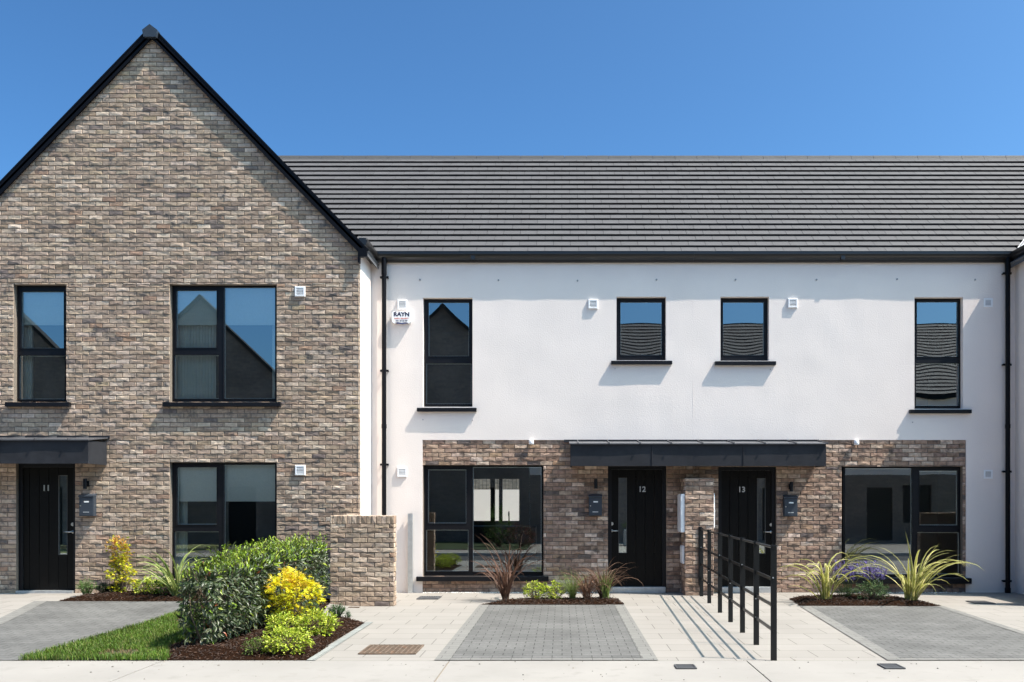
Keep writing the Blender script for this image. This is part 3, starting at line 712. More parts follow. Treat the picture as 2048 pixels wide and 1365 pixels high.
vent(803.5, 945, YW, 'white louvred vent on white render above the galvanised post', G_)
vent(1186, 608, YW, 'white louvred vent left of the small window above door 12', G_)
vent(1586, 606, YW, 'white louvred vent right of the small window above door 13', G_)
def flat_vent(px, py, label):
    x, z = P(px, py, YW); t = thing('wall_vent', label, 'vent', (x, YW, z), G_); s = .078
    mb = MB(); plate(mb, x-s, x+s, z-s, z+s, [(x-s+.028, x+s-.028, z-s+.028, z+s-.028)], YW-.012, .012); mb.build('frame', M['white_pl'], t)
    mb = MB(); mb.box(x-s+.02, x+s-.02, YW-.004, YW-.001, z-s+.02, z+s-.02); mb.build('recess', M['grey_pl'], t)
    mb = MB()
    for k in range(5): mb.box(x-s+.028, x+s-.028, YW-.010, YW-.005, z-.045+k*.02, z-.036+k*.02)
    mb.build('louvre', M['white_pl'], t)
flat_vent(1976, 606, 'flat white vent high up beside the right hand downpipe')
flat_vent(1976, 949, 'flat white vent at door height beside the right hand downpipe')
def dome(px, py, label):
    x, z = P(px, py, YW-.05); t = thing('wall_sensor', label, 'sensor', (x, YW, z), 'white sensors above the ground floor windows')
    mb = MB(); mb.tube([(x, YW+.01, z), (x, YW-.03, z)], .03, 14); mb.build('bracket', M['white_pl'], t)
    mb = MB(); prof = [(.0, .052), (.028, .045), (.042, .025), (.045, -.01), (.045, -.045), (.04, -.05), (0, -.05)]; N = 16; rings = []
    for r_, dz in prof: rings.append([mb.vert((x+r_*math.cos(6.2832*k/N), YW-.048+r_*math.sin(6.2832*k/N), z+dz)) for k in range(N)])
    for p, q in zip(rings, rings[1:]):
        for k in range(N): mb.face((p[k], q[k], q[(k+1) % N], p[(k+1) % N]))
    mb.build('housing', M['white_pl'], t, smooth=True)
dome(1062.5, 883.5, 'small white domed sensor above the window left of door 12')
dome(1713, 884.5, 'small white domed sensor above the window right of door 13')
def wall_light(px, py, Y, label, two=False):
    x, z = P(px, py, Y-.06); t = thing('wall_light', label, 'wall light', (x, Y, z), 'small black cylinder wall lights beside the doors')
    mb = MB(); mb.box(x-.028, x+.028, Y-.02, Y+.01, z-.045, z+.045); mb.tube([(x, Y-.01, z), (x, Y-.07, z)], .014, 8); mb.build('bracket', M['black'], t)
    mb = MB(); mb.tube([(x, Y-.085, z-.085), (x, Y-.085, z+.085)], .031, 18); mb.build('lamp_body', M['black'], t)
    mb = MB(); mb.tube([(x, Y-.085, z-.088), (x, Y-.085, z-.0851)], .024, 16); mb.build('lamp_lens', M['grey_pl'], t)
wall_light(1191.5, 968, YW, 'black cylinder wall light left of door 12'); wall_light(1582, 974, YW, 'black cylinder wall light right of door 13'); wall_light(171.5, 968, YB, 'black cylinder wall light right of door 11')
def mailbox(px0, px1, py0, py1, Y, label):
    yf = Y-.105; x0, x1, z0, z1 = RC(px0, px1, py0, py1, yf); t = thing('letterbox', label, 'letterbox', ((x0+x1)/2, Y, z0), 'anthracite letterboxes beside the doors')
    mb = MB(); mb.box(x0+.006, x1-.006, yf+.006, Y, z0, z1-.02); mb.build('body', M['anthracite'], t, bevel=.005)
    mb = MB(); mb.prism([(x0, yf-.012, z1-.045), (x0, yf-.012, z1-.02), (x0, Y, z1+.012), (x0, Y, z1-.02), (x0, yf+.005, z1-.045)], (x1-x0, 0, 0)); mb.build('lid', M['anthracite'], t, bevel=.002)
    mb = MB(); mb.box(x0+.014, x1-.014, yf-.001, yf+.006, z0+.012, z1-.06); fr = mb.build('front_door', M['anthracite'], t, bevel=.003)
    xc = (x0+x1)/2; mb = MB(); mb.box(xc-.035, xc+.045, yf-.004, yf-.0012, z1-.135, z1-.112); mb.build('name_plate', M['spacer'], t)
    mb = MB(); mb.box(xc-.05, xc+.05, yf-.004, yf-.0012, z0+.06, z0+.076); mb.build('maker_plate', M['galv'], t)
    mb = MB(); mb.tube([(x0+.035, yf, (z0+z1)/2-.01), (x0+.035, yf-.012, (z0+z1)/2-.01)], .011, 12); mb.build('lock', M['steel'], t)
mailbox(1177, 1204.6, 990, 1032, YW, 'dark grey letterbox under the wall light left of door 12')
mailbox(1567.5, 1596, 992, 1033.5, YW, 'dark grey letterbox under the wall light right of door 13')
mailbox(157, 187.5, 989, 1033, YB, 'dark grey letterbox under the wall light right of door 11')
# alarm box
ya = YW-.080; ax0, ax1, az0, az1 = RC(783, 823, 623, 647, ya); axc = (ax0+ax1)/2-.0; azc = (az0+az1)/2
t = thing('alarm_box', 'white alarm siren box with navy lettering directly under a vent on white wall', 'alarm box', (axc, YW, az0))
mb = MB(); out = []
hw, hh = (ax1-ax0)/2, (az1-az0)/2
top = [(-1, .55), (-.93, .85), (-.8, .97), (-.45, .80), (0, 1.06), (.45, .80), (.8, .97), (.93, .85), (1, .55)]
botm = [(.98, -.5), (.93, -.82), (.75, -1.0), (.4, -.80), (0, -.92), (-.4, -.80), (-.75, -1.0), (-.93, -.82), (-.98, -.5)]
mb.prism([(axc+u*hw, ya, azc+v*hh) for u, v in top+botm], (0, .078, 0)); mb.build('cover', M['white_pl'], t, bevel=.006)
mb = MB(); mb.prism([(axc+u*hw*.62, ya+.018, azc-hh*.7+v*hh*.35) for u, v in ((-1, -.6), (0, -.95), (1, -.6), (1, .5), (-1, .5))], (0, .055, 0)); mb.build('strobe_lens', M['blueink'], t)
mb = MB(); add_text(mb, 'RAYN', .100, axc, ya-.001, azc+.050, depth=.0015, bold=.004, font_scale_x=1.06); mb.build('lettering', M['ink'], t)
mb = MB(); add_text(mb, 'SAFETY SECURITY', .030, axc, ya-.001, azc-.022, depth=.0015, bold=.0006, font_scale_x=1.05); mb.build('lettering', M['redink'], t)
mb = MB(); add_text(mb, '041 20 60 60', .038, axc, ya-.001, azc-.062, depth=.0015, bold=.0008); mb.build('lettering', M['ink'], t)

# ------------------------------------------------------------------ railing
rl = thing('railing', 'black estate railing running from the pier to the pavement between paths 12 and 13', 'railing', (2.2, 12.6, 0))
posts = [(1415.5, 1193), (1418+11, 1207), (1443, 1226), (1464.5, 1244.6), (1487, 1266), (1515, 1290), (1547, 1321)]
posts = [(1415.5, 1193.5), (1418.5, 1207), (1437, 1226), (1459.5, 1244.8), (1482.5, 1266), (1511, 1290.5), (1547.5, 1321.5)]
PW = []
for px, py in posts:
    Y = F*CAMZ/(py-VY); PW.append(((px-VX)*Y/F, Y))
Xa, Ya = PW[1]; Xb, Yb = PW[-1]
line = lambda Y: Xa+(Xb-Xa)*(Y-Ya)/(Yb-Ya)
PW = [(line(Y), Y) for _, Y in PW]; PW[0] = (line(15.83), 15.83)
for i, (x, y) in enumerate(PW):
    mb = MB(); mb.box(x-.031, x+.031, y-.006, y+.006, -.02, 1.160); mb.build('post', M['rail'], rl, bevel=.002)
RZ = [1.128, .812, .548, .300]
for z in RZ:
    mb = MB(); a = Vector((PW[0][0], PW[0][1]+.02, z)); c = Vector((PW[-1][0], PW[-1][1]-.01, z))
    if z > 1: mb.tube([a+Vector((0, 0, .008)), c+Vector((0, 0, .008))], .014, 10)
    else: mb.prism([a+Vector((-.006, 0, -.017)), a+Vector((.006, 0, -.017)), a+Vector((.006, 0, .017)), a+Vector((-.006, 0, .017))], c-a)
    mb.build('rail', M['rail'], rl)
for i, (x, y) in enumerate(PW):
    for z in (RZ[1]+.02, RZ[2]-.03, RZ[3]+.01):
        if (i+int(z*10)) % 2 == 0: mb = MB(); mb.tube([(x-.008, y-.006, z), (x-.008, y-.011, z)], .008, 8); mb.build('bolt', M['galv'], rl)
mb = MB(); mb.box(2.335, 2.395, py0_-.018, py0_-.003, .17, 1.18); mb.build('wall_plate', M['rail'], rl, bevel=.002)

# ------------------------------------------------------------------ ground
def sheet(name, pts, z, m, lab=None, step=.3, thick=0, kind='structure', label=None):
    bm = bmesh.new(); bm.faces.new([bm.verts.new((p[0], p[1], 0)) for p in pts])
    xs = [p[0] for p in pts]; ys = [p[1] for p in pts]
    if step:
        k = math.ceil(min(xs)/step)*step
        while k < max(xs):
            bmesh.ops.bisect_plane(bm, geom=bm.verts[:]+bm.edges[:]+bm.faces[:], plane_co=(k, 0, 0), plane_no=(1, 0, 0)); k += step
        k = math.ceil(min(ys)/step)*step
        while k < max(ys):
            bmesh.ops.bisect_plane(bm, geom=bm.verts[:]+bm.edges[:]+bm.faces[:], plane_co=(0, k, 0), plane_no=(0, 1, 0)); k += step
    for v in bm.verts: v.co.z = z+gz(v.co.x, v.co.y)
    bmesh.ops.recalc_face_normals(bm, faces=bm.faces[:])
    me = bpy.data.meshes.new(name); bm.to_mesh(me); bm.free(); me.materials.append(m)
    if me.polygons and me.polygons[0].normal.z < 0: me.flip_normals()
    o = base_obj(name, me); o['kind'] = kind
    if label: o['label'] = label
    return o
YE = 9.36
sheet('ground', [(-400, -400), (400, -400), (400, 400), (-400, 400)], -.16, M['ground'], step=None)
sheet('paved_path', [(-11, YE), (12, YE), (12, YW+.03), (-11, YW+.03)], 0, M['slab'])
mb = MB(); mb.box(-11, 12, YE-.02, YE-.0, -.15, -.004); mb.box(-60, -11, YE, YW, -.15, 0); mb.box(12, 60, YE, YW, -.15, 0)
for x0, x1 in ((-60, -7.0), (-7.0, -4.0), (-4.0, -1.13), (-1.13, 1.85), (1.85, 4.85), (4.85, 7.85), (7.85, 60)):
    mb.box(x0+.007, x1-.007, 7.72, YE-.008, -.15, 0.0)
o = mb.build('pavement', M['concrete']); o['kind'] = 'structure'
mb = MB(); mb.box(-60, 60, 7.73, YE-.01, -.15, -.012); o = mb.build('pavement_joint', M['joint']); o['kind'] = 'structure'
mb = MB()
for k in range(-40, 40): mb.box(k*.915, k*.915+.908, 7.58, 7.715, -.15, -.001); mb.box(k*.915, k*.915+.908, 3.40, 3.54, -.15, -.001)
o = mb.build('kerb', M['kerb']); o['kind'] = 'structure'
sheet('road', [(-80, 3.54), (80, 3.54), (80, 7.58), (-80, 7.58)], -.10, M['asphalt'], step=None)
sheet('opposite_pavement', [(-60, 1.7), (60, 1.7), (60, 3.4), (-60, 3.4)], 0, M['concrete'], step=None)
sheet('opposite_path', [(-1.2, -4), (14, -4), (14, 1.7), (-1.2, 1.7)], -.002, M['slab'], step=None)
sheet('opposite_driveway', [(-12, -4), (-6.6, -4), (-6.6, 1.7), (-12, 1.7)], -.002, M['block'], step=None)
sheet('opposite_lawn', [(-6.6, -4), (-1.2, -4), (-1.2, 1.7), (-6.6, 1.7)], 0.02, M['turf'], step=None)
def framed(pts, wl, wr, z, near=.1):
    """block field with pale border strips: pts = far-left, far-right, near-right, near-left"""
    (ax, ay), (bx, by), (cx_, cy), (dx, dy) = pts
    sheet('block_driveway', pts, z, M['block'])
    if wl: sheet('driveway_border', [(ax, ay), (ax+wl, ay), (dx+wl, dy), (dx, dy)], z+.004, M['border'])
    if wr: sheet('driveway_border', [(bx-wr, by), (bx, by), (cx_, cy), (cx_-wr, cy)], z+.004, M['border'])
    if near: sheet('driveway_border', [(dx+wl, dy+near), (cx_-wr, cy+near), (cx_-wr, cy), (dx+wl, dy)], z+.004, M['border'])
framed([(-1.282, 14.46), (.965, 14.46), (.965, YE), (-1.282, YE)], .155, .155, .004)
framed([(3.64, 14.28), (5.84, 14.28), (5.54, YE), (3.265, YE)], .155, .12, .004)
sheet('block_driveway', [(-7.95, 14.32), (-5.40, 14.30), (-5.40, YE), (-6.55, YE)], .004, M['block'])
sheet('driveway_border', [(-8.10, 14.32), (-7.90, 14.32), (-6.52, YE), (-6.70, YE)], .008, M['border'])
sheet('bed_edging', [(-2.595, 12.36), (-2.500, 12.36), (-2.478, YE), (-2.565, YE)], .006, M['edging'])
# joints in paths are in the material; drain covers as objects
def cover(name, label, x0, x1, y0, y1, mkey, kind='grid'):
    t = thing(name, label, 'drain cover', ((x0+x1)/2, (y0+y1)/2, 0))
    mb = MB(); mb.box(x0, x1, y0, y1, .002, .008); fr = .014
    for q in ((x0, x1, y0, y0+fr), (x0, x1, y1-fr, y1), (x0, x0+fr, y0+fr, y1-fr), (x1-fr, x1, y0+fr, y1-fr)): mb.box(*q, .008, .014)
    if kind == 'grid':
        n, k2 = 11, 11
        for i in range(n):
            for k in range(k2):
                cx_ = x0+(x1-x0)*(i+.5)/n; cy = y0+(y1-y0)*(k+.5)/k2; s = (x1-x0)/n*.33
                mb.box(cx_-s, cx_+s, cy-s*.8, cy+s*.8, .008, .0135)
    elif kind == 'slot':
        n = 9
        for i in range(n): xx = x0+(x1-x0)*(i+.5)/n; mb.box(xx-.011, xx+.011, y0+.02, y1-.02, .008, .0135)
    else:
        for i in range(4): yy = y0+(y1-y0)*(i+.5)/4; mb.box(x0+.02, x1-.02, yy-.008, yy+.008, .008, .0115)
    mb.build('cover_plate', M[mkey], t)
cover('manhole_cover', 'large rusty chequered manhole cover in the cream slabs', -2.13, -1.527, 9.73, 10.34, 'rust')
cover('drain_grate', 'small grey slotted drain grate in front of the left white wall', -2.39, -2.03, 15.3, 15.74, 'iron', 'slot')
cover('drain_grate', 'small grey drain grate near the right hand downpipe', 6.49, 6.80, 14.62, 15.0, 'iron', 'slot')
cover('stopcock_cover', 'small dark cover in the pavement near the foot of the railing', 1.09, 1.285, 8.87, 9.08, 'iron', 'bar')
cover('stopcock_cover', 'small dark cover in the pavement in front of the right hand driveway', 3.08, 3.27, 8.87, 9.12, 'iron', 'bar')
cover('drain_slot', 'thin rusty slot in the slabs at the foot of the brick screen wall', -3.22, -3.06, 14.06, 14.12, 'rust', 'bar')

# ------------------------------------------------------------------ vegetation builders
def inpoly(x, y, P_):
    c = False
    for i in range(len(P_)):
        a, b = P_[i-1], P_[i]
        if (a[1] > y) != (b[1] > y) and x < (b[0]-a[0])*(y-a[1])/(b[1]-a[1])+a[0]: c = not c
    return c
def distpoly(x, y, P_):
    d = 9
    for i in range(len(P_)):
        a, b = Vector(P_[i-1]), Vector(P_[i]); p = Vector((x, y)); ab = b-a; t = max(0, min(1, (p-a).dot(ab)/max(1e-9, ab.length_squared))); d = min(d, (p-a-ab*t).length)
    return d
def mulch(label, P_, h, chips, z0=0):
    mb = MB(); st = .035; x0 = min(p[0] for p in P_); x1 = max(p[0] for p in P_); y0 = min(p[1] for p in P_); y1 = max(p[1] for p in P_)
    def H(x, y):
        d = distpoly(x, y, P_) if inpoly(x, y, P_) else 0
        return gz(x, y)+.006+h*ss(d/.22)*(1+.5*noise.noise(Vector((x*3, y*3, 1))))+.014*noise.noise(Vector((x*23, y*23, 5)))*ss(d/.05)+.006*noise.noise(Vector((x*70, y*70, 5)))
    V = {}; nx = int((x1-x0)/st)+1; ny = int((y1-y0)/st)+1
    def vv(i, k):
        if (i, k) not in V: V[(i, k)] = mb.vert((x0+i*st, y0+k*st, H(x0+i*st, y0+k*st)), (.04, .024, .016))
        return V[(i, k)]
    for i in range(nx):
        for k in range(ny):
            if inpoly(x0+(i+.5)*st, y0+(k+.5)*st, P_): mb.face((vv(i, k), vv(i+1, k), vv(i+1, k+1), vv(i, k+1)), 0)
    for _ in range(chips):
        x, y = rng.uniform(x0, x1), rng.uniform(y0, y1)
        if not inpoly(x, y, P_): continue
        z = H(x, y)+rng.uniform(.002, .012); a = rng.uniform(0, 6.28); l = rng.uniform(.006, .024); w_ = rng.uniform(.003, .007); tl = rng.uniform(-.6, .6)
        k = rng.choice([.5, .8, 1, 1.2, 1.8, 3.0]); c = (.026*k, .0125*k, .007*k)
        u = Vector((math.cos(a)*l, math.sin(a)*l, l*tl)); v = Vector((-math.sin(a)*w_, math.cos(a)*w_, 0)); n_ = Vector((0, 0, .004)); p = Vector((x, y, z))
        i = [mb.vert(q, c) for q in (p-u-v, p+u-v*.6, p+u*.9+v, p-u+v*.8, p+n_*1.5)]
        for q in ((0, 1, 4), (1, 2, 4), (2, 3, 4), (3, 0, 4)): mb.face([i[k_] for k_ in q], 1)
    o = mb.build('mulch', [M['soil'], M['chip']]); return tag(o, label, None, None, 'stuff')
def leaf(mb, p, d, up, L, W, c, fold=.25, m=0, curl=.2):
    d = d.normalized(); s = d.cross(up)
    if s.length < 1e-3: s = d.orthogonal()
    s.normalize(); n = s.cross(d)
    a = mb.vert(p, c); tip = mb.vert(p+d*L-n*L*curl, c)
    mid = mb.vert(p+d*L*.5-n*L*.02, c)
    l1 = mb.vert(p+d*L*.28+s*W*.42+n*W*fold, c); l2 = mb.vert(p+d*L*.68+s*W*.40+n*W*fold*.6-n*L*curl*.3, c)
    r1 = mb.vert(p+d*L*.28-s*W*.42+n*W*fold, c); r2 = mb.vert(p+d*L*.68-s*W*.40+n*W*fold*.6-n*L*curl*.3, c)
    mb.face((a, mid, l1), m); mb.face((l1, mid, l2), m); mb.face((mid, tip, l2), m); mb.face((a, r1, mid), m); mb.face((r1, r2, mid), m); mb.face((mid, r2, tip), m)
def star_leaf(mb, p, d, up, S, c):
    d = d.normalized(); s = d.cross(up)
    if s.length < 1e-3: s = d.orthogonal()
    s.normalize(); n = s.cross(d); ce = mb.vert(p+d*S*.35, c); ring = []
    for k, (ang, r) in enumerate([(-140, .35), (-105, .75), (-80, .3), (-52, .95), (-28, .38), (0, 1.1), (28, .38), (52, .95), (80, .3), (105, .75), (140, .35)]):
        a = R(ang); ring.append(mb.vert(p+d*S*(.35+.62*r*math.cos(a))+s*S*.62*r*math.sin(a)-n*S*.18*r*r, c))
    for q, t in zip(ring, ring[1:]): mb.face((ce, q, t))
    mb.face((ce, ring[-1], ring[0]))
def rv(s=1): return Vector((rng.gauss(0, s), rng.gauss(0, s), rng.gauss(0, s)))
def jit(c, s=.2):
    k = rng.uniform(1-s, 1+s)*.9; return (c[0]*k*rng.uniform(.93, 1.07), c[1]*k, c[2]*k*rng.uniform(.9, 1.1))
def shrub(name, label, x, y, rx, ry, h, n, L, W, cols, cat='shrub', group=None, star=False, lean=0, topcols=None, sparse=.0, z=None, clusters=None, shape=None, mk='leaf'):
    z = gz(x, y)+.02 if z is None else z
    t = thing(name, label, cat, (x, y, z), group); f = MB(); st = MB(); base = Vector((x, y, z))
    nc = clusters or max(10, n//9); tips = []
    for i in range(nc):
        while True:
            v = Vector((rng.uniform(-1, 1), rng.uniform(-1, 1), rng.uniform(-.85, 1)))
            if .35 < v.length < 1 and rng.random() < v.length**1.5: break
        hh = (v.z+.85)/1.85; wd = 1 if shape is None else shape(hh)
        p = base+Vector((v.x*rx*wd+lean*hh, v.y*ry*wd, .06*h+hh*h*.94))
        p += rv(.02*h); tips.append((p, v, hh))
    for i, (p, v, hh) in enumerate(tips):
        root = base+Vector((rng.uniform(-.15, .15)*rx, rng.uniform(-.15, .15)*ry, 0)); md = root.lerp(p, .55)+Vector((lean*.3*hh, 0, .08*h))+rv(.015)
        if i % 2 == 0 or nc < 60: st.tube([root, md, p], .0045 if L < .06 else .006, 5, r1=.0015)
        k = max(2, int(n/nc)); out = Vector((v.x, v.y, max(-.1, v.z*.8)+.25)).normalized()
        for j in range(k):
            d = (out+rv(.55)).normalized(); q = p+rv(L*.55)
            cc = jit(rng.choice(topcols if (topcols and hh > rng.uniform(.5, .95)) else cols))
            if star: star_leaf(f, q, d, Vector((0, 0, 1))+rv(.4), L*rng.uniform(.7, 1.2), cc)
            else: leaf(f, q, d, Vector((0, 0, 1))+rv(.3), L*rng.uniform(.7, 1.25), W*rng.uniform(.8, 1.2), cc)
    f.build('foliage', M[mk], t); st.build('stem', M['bark'], t); return t
def strap(mb, base, az, L, wid, rise, droop, cmid, cedge, tw=0, seg=9, start=.0):
    """arching strap blade, V-folded, with a pale margin"""
    dirh = Vector((math.cos(az), math.sin(az), 0)); side0 = Vector((-math.sin(az), math.cos(az), 0))
    p = base+dirh*start; ang = rise; prev = None; ds = L/seg
    for i in range(seg+1):
        t = i/seg; w_ = wid*(.55+.9*t if t < .5 else 1.0)*(1-max(0, t-.45)/.55)**.8 if t > .45 else wid*(.6+.4*min(1, t/.3))
        w_ = max(w_, .0012)
        tan = dirh*math.cos(ang)+Vector((0, 0, math.sin(ang))); nrm = tan.cross(side0).normalized()
        s = (side0*math.cos(tw*t)+nrm*math.sin(tw*t)).normalized()
        e = .62
        row = [mb.vert(p+s*w_*.5+nrm*-w_*.22, cedge), mb.vert(p+s*w_*.5*e-nrm*w_*.12, cmid if rng.random() < .8 else cedge), mb.vert(p, cmid), mb.vert(p-s*w_*.5*e-nrm*w_*.12, cmid), mb.vert(p-s*w_*.5-nrm*w_*.22, cedge)]
        if prev:
            for a in range(4): mb.face((prev[a], prev[a+1], row[a+1], row[a]))
        prev = row; p = p+tan*ds; ang -= droop*ds/L*(.25+1.9*t)
def strap_plant(name, label, x, y, blades, cmid, cedge, cat='plant', group=None, mk='leaf_m', r0=.04):
    z = gz(x, y)+.03; t = thing(name, label, cat, (x, y, z), group); mb = MB()
    for (az, L, w_, rise, droop) in blades:
        b = Vector((x+rng.uniform(-r0, r0), y+rng.uniform(-r0, r0), z)); k = rng.uniform(.8, 1.2)
        strap(mb, b, az, L, w_, rise, droop, tuple(c*k for c in cmid), tuple(c*k for c in cedge), tw=rng.uniform(-1.2, 1.2))
    mb.build('foliage', M[mk], t); c = MB()
    for k in range(5): c.tube([(x+rng.uniform(-r0, r0)*.8, y+rng.uniform(-r0, r0)*.8, z-.03), (x+rng.uniform(-r0, r0), y, z+.06)], .012, 6, c=(.25, .2, .1))
    c.build('crown_base', M['leaf_m'], t); return t
def blades(n, Lr, wr, riser, drr, azr=(0, 6.283)):
    return [(rng.uniform(*azr), rng.uniform(*Lr), rng.uniform(*wr), R(rng.uniform(*riser)), rng.uniform(*drr)) for _ in range(n)]
def spiky(name, label, x, y, r, h, n, c, flowers=None, cat='plant', group=None, wid=.004):
    z = gz(x, y)+.02; t = thing(name, label, cat, (x, y, z), group); mb = MB(); fl = MB()
    for i in range(n):
        a = rng.uniform(0, 6.283); rr = r*math.sqrt(rng.random()); top = Vector((x+rr*math.cos(a)*1.0, y+rr*math.sin(a), z+h*(1-.45*(rr/r)**2)*rng.uniform(.6, 1))); bt = Vector((x+rr*.25*math.cos(a), y+rr*.25*math.sin(a), z)); md = bt.lerp(top, .5)+Vector((0, 0, h*.12))
        mb.tube([bt, md, top], .0025, 3, c=jit(c), caps=False, r1=.001)
        for k in range(6):
            q = md.lerp(top, rng.random()); leaf(mb, q, Vector((rng.gauss(0, 1), rng.gauss(0, 1), 1.1)), Vector((0, 0, 1)), rng.uniform(.02, .04), wid*2, jit(c, .3))
    if flowers:
        fc, nf, fh = flowers
        for i in range(nf):
            a = rng.uniform(0, 6.283); rr = r*1.05*math.sqrt(rng.random()); top = Vector((x+rr*math.cos(a), y+rr*math.sin(a), z+fh*rng.uniform(.75, 1.05))); bt = Vector((x+rr*.4*math.cos(a), y+rr*.4*math.sin(a), z+h*.4))
            mb.tube([bt, top], .0022, 3, c=jit(c), caps=False)
            for k in range(26):
                q = bt.lerp(top, rng.uniform(.55, 1.0)); leaf(fl, q, rv(1)+Vector((0, 0, .4)), Vector((0, 0, 1)), rng.uniform(.018, .032), .018, jit(fc, .35))
        fl.build('blossom', M['leaf_m'], t)
    mb.build('foliage', M['leaf_m'], t); return t

# ------------------------------------------------------------------ beds
BED1 = [(-3.98, YE+.01), (-2.575, YE+.01), (-2.60, 12.3), (-2.85, 12.62), (-3.2, 12.75), (-3.42, 13.3), (-3.56, 14.2), (-3.60, 14.7), (-4.35, 14.7), (-4.35, 10.2)]
mulch('dark bark mulch under the long hedge and the lime shrubs', BED1, .05, 5200)
BED2 = [(-1.27, 14.50), (-1.0, 14.98), (-.6, 15.28), (.2, 15.38), (.92, 15.45), (.97, 14.52)]
mulch('dark bark mulch in the narrow bed in front of door 12', BED2, .04, 1800)
BED3 = [(3.66, 14.33), (3.76, 15.45), (4.3, 15.75), (5.4, 15.7), (5.75, 14.9), (5.84, 14.31), (4.7, 14.34)]
mulch('dark bark mulch in the bed under the right hand window', BED3, .05, 1800)
BED4 = [(-7.75, 14.32), (-7.72, 14.9), (-7.6, YB-.02), (-4.2, YB-.02), (-4.2, 14.25), (-5.3, 14.28)]
mulch('dark bark mulch along the foot of the brick gable', BED4, .05, 2200)
# lawn
LP = [(-5.43, YE+.005), (-3.97, YE+.005), (-4.34, 10.2), (-4.34, 13.9), (-5.38, 13.9)]
mb = MB(); st = .06
for i in range(int(1.5/st)+1):
    for k in range(int(4.6/st)+1):
        x, y = -5.43+i*st, YE+.005+k*st
        if inpoly(x+st/2, y+st/2, LP): mb.poly([(p, q, gz(p, q)+.012+.008*noise.noise(Vector((p*5, q*5, 0)))) for p, q in ((x, y), (x+st, y), (x+st, y+st), (x, y+st))], 0, c=(.05, .07, .02))
for _ in range(42000):
    x, y = rng.uniform(-5.46, -3.95), rng.uniform(YE-.02, 13.9)
    if not inpoly(x, y, LP) and distpoly(x, y, LP) > .03: continue
    bare = math.hypot((x+4.62)/.20, (y-9.75)/.16) < 1+.4*noise.noise(Vector((x*9, y*9, 0)))
    if bare and rng.random() < .72: continue
    h = rng.uniform(.025, .058)*(1.25 if distpoly(x, y, LP) < .06 else 1); a = rng.uniform(0, 6.28); b = rng.uniform(.1, .9)*h; w_ = rng.uniform(.0022, .0042)
    n_ = noise.noise(Vector((x*2.3, y*2.3, 7)))
    c = rng.choice([(.075, .15, .012), (.095, .18, .016), (.125, .20, .022), (.055, .11, .010), (.20, .21, .06)]); c = jit(c, .2); c = tuple(v*(1+.35*n_) for v in c)
    if bare: c = (.2, .14, .07)
    z = gz(x, y)+.006
    i = [mb.vert((x-math.sin(a)*w_, y+math.cos(a)*w_, z), c), mb.vert((x+math.sin(a)*w_, y-math.cos(a)*w_, z), c), mb.vert((x+math.cos(a)*b*.4+math.sin(a)*w_*.7, y+math.sin(a)*b*.4-math.cos(a)*w_*.7, z+h*.65), c), mb.vert((x+math.cos(a)*b*.4-math.sin(a)*w_*.7, y+math.sin(a)*b*.4+math.cos(a)*w_*.7, z+h*.65), c), mb.vert((x+math.cos(a)*b, y+math.sin(a)*b, z+h), c)]
    mb.face(i[:4], 1); mb.face((i[3], i[2], i[4]), 1)
tag(mb.build('lawn_grass', [M['turf'], M['blade']]), 'small mown lawn between the grey driveway and the hedge with a bare brown patch', None, None, 'stuff')
# loose grit and flecks on the pavement
mb = MB()
for _ in range(150):
    x, y, r = rng.uniform(-5, 5.5), rng.choice([rng.uniform(8.0, 9.3), rng.uniform(9.0, 9.6)]), rng.uniform(.003, .010)*rng.choice([.6, 1, 1.3]); k = rng.choice([.03, .08, .15, .25]); c = (k, k*.85, k*.7)
    i = [mb.vert((x+r*math.cos(q*1.5708+.3), y+r*1.4*math.sin(q*1.5708+.3), .001), c) for q in range(4)]; tp = mb.vert((x, y, .003+r*.6), c)
    for q in range(4): mb.face((i[q], i[(q+1) % 4], tp))
tag(mb.build('grit', [M['stone']]), 'dark grit and flecks scattered on the pale pavement', None, None, 'stuff')
# gravel strip along the wall base
mb = MB()
for (a, b, y0, y1, n) in ((-2.45, -.45, 16.40, 16.49, 620), (-.45, .6, 16.42, 16.49, 120), (5.0, 7.1, 16.42, 16.49, 160)):
    for _ in range(n):
        x, y, r = rng.uniform(a, b), rng.uniform(y0-.03, y1), rng.uniform(.008, .018); k = rng.choice([.25, .4, .55, .65]); c = (k, k*.96, k*.9)
        i = [mb.vert((x+r*math.cos(q*1.2566)*rng.uniform(.7, 1.2), y+r*math.sin(q*1.2566)*rng.uniform(.7, 1.2), .003), c) for q in range(5)]; tp = mb.vert((x, y, .004+r*rng.uniform(.6, 1.1)), c)
        for q in range(5): mb.face((i[q], i[(q+1) % 5], tp))
tag(mb.build('gravel', M['stone']), 'strip of small pale gravel at the foot of the white and brick walls', None, None, 'stuff')

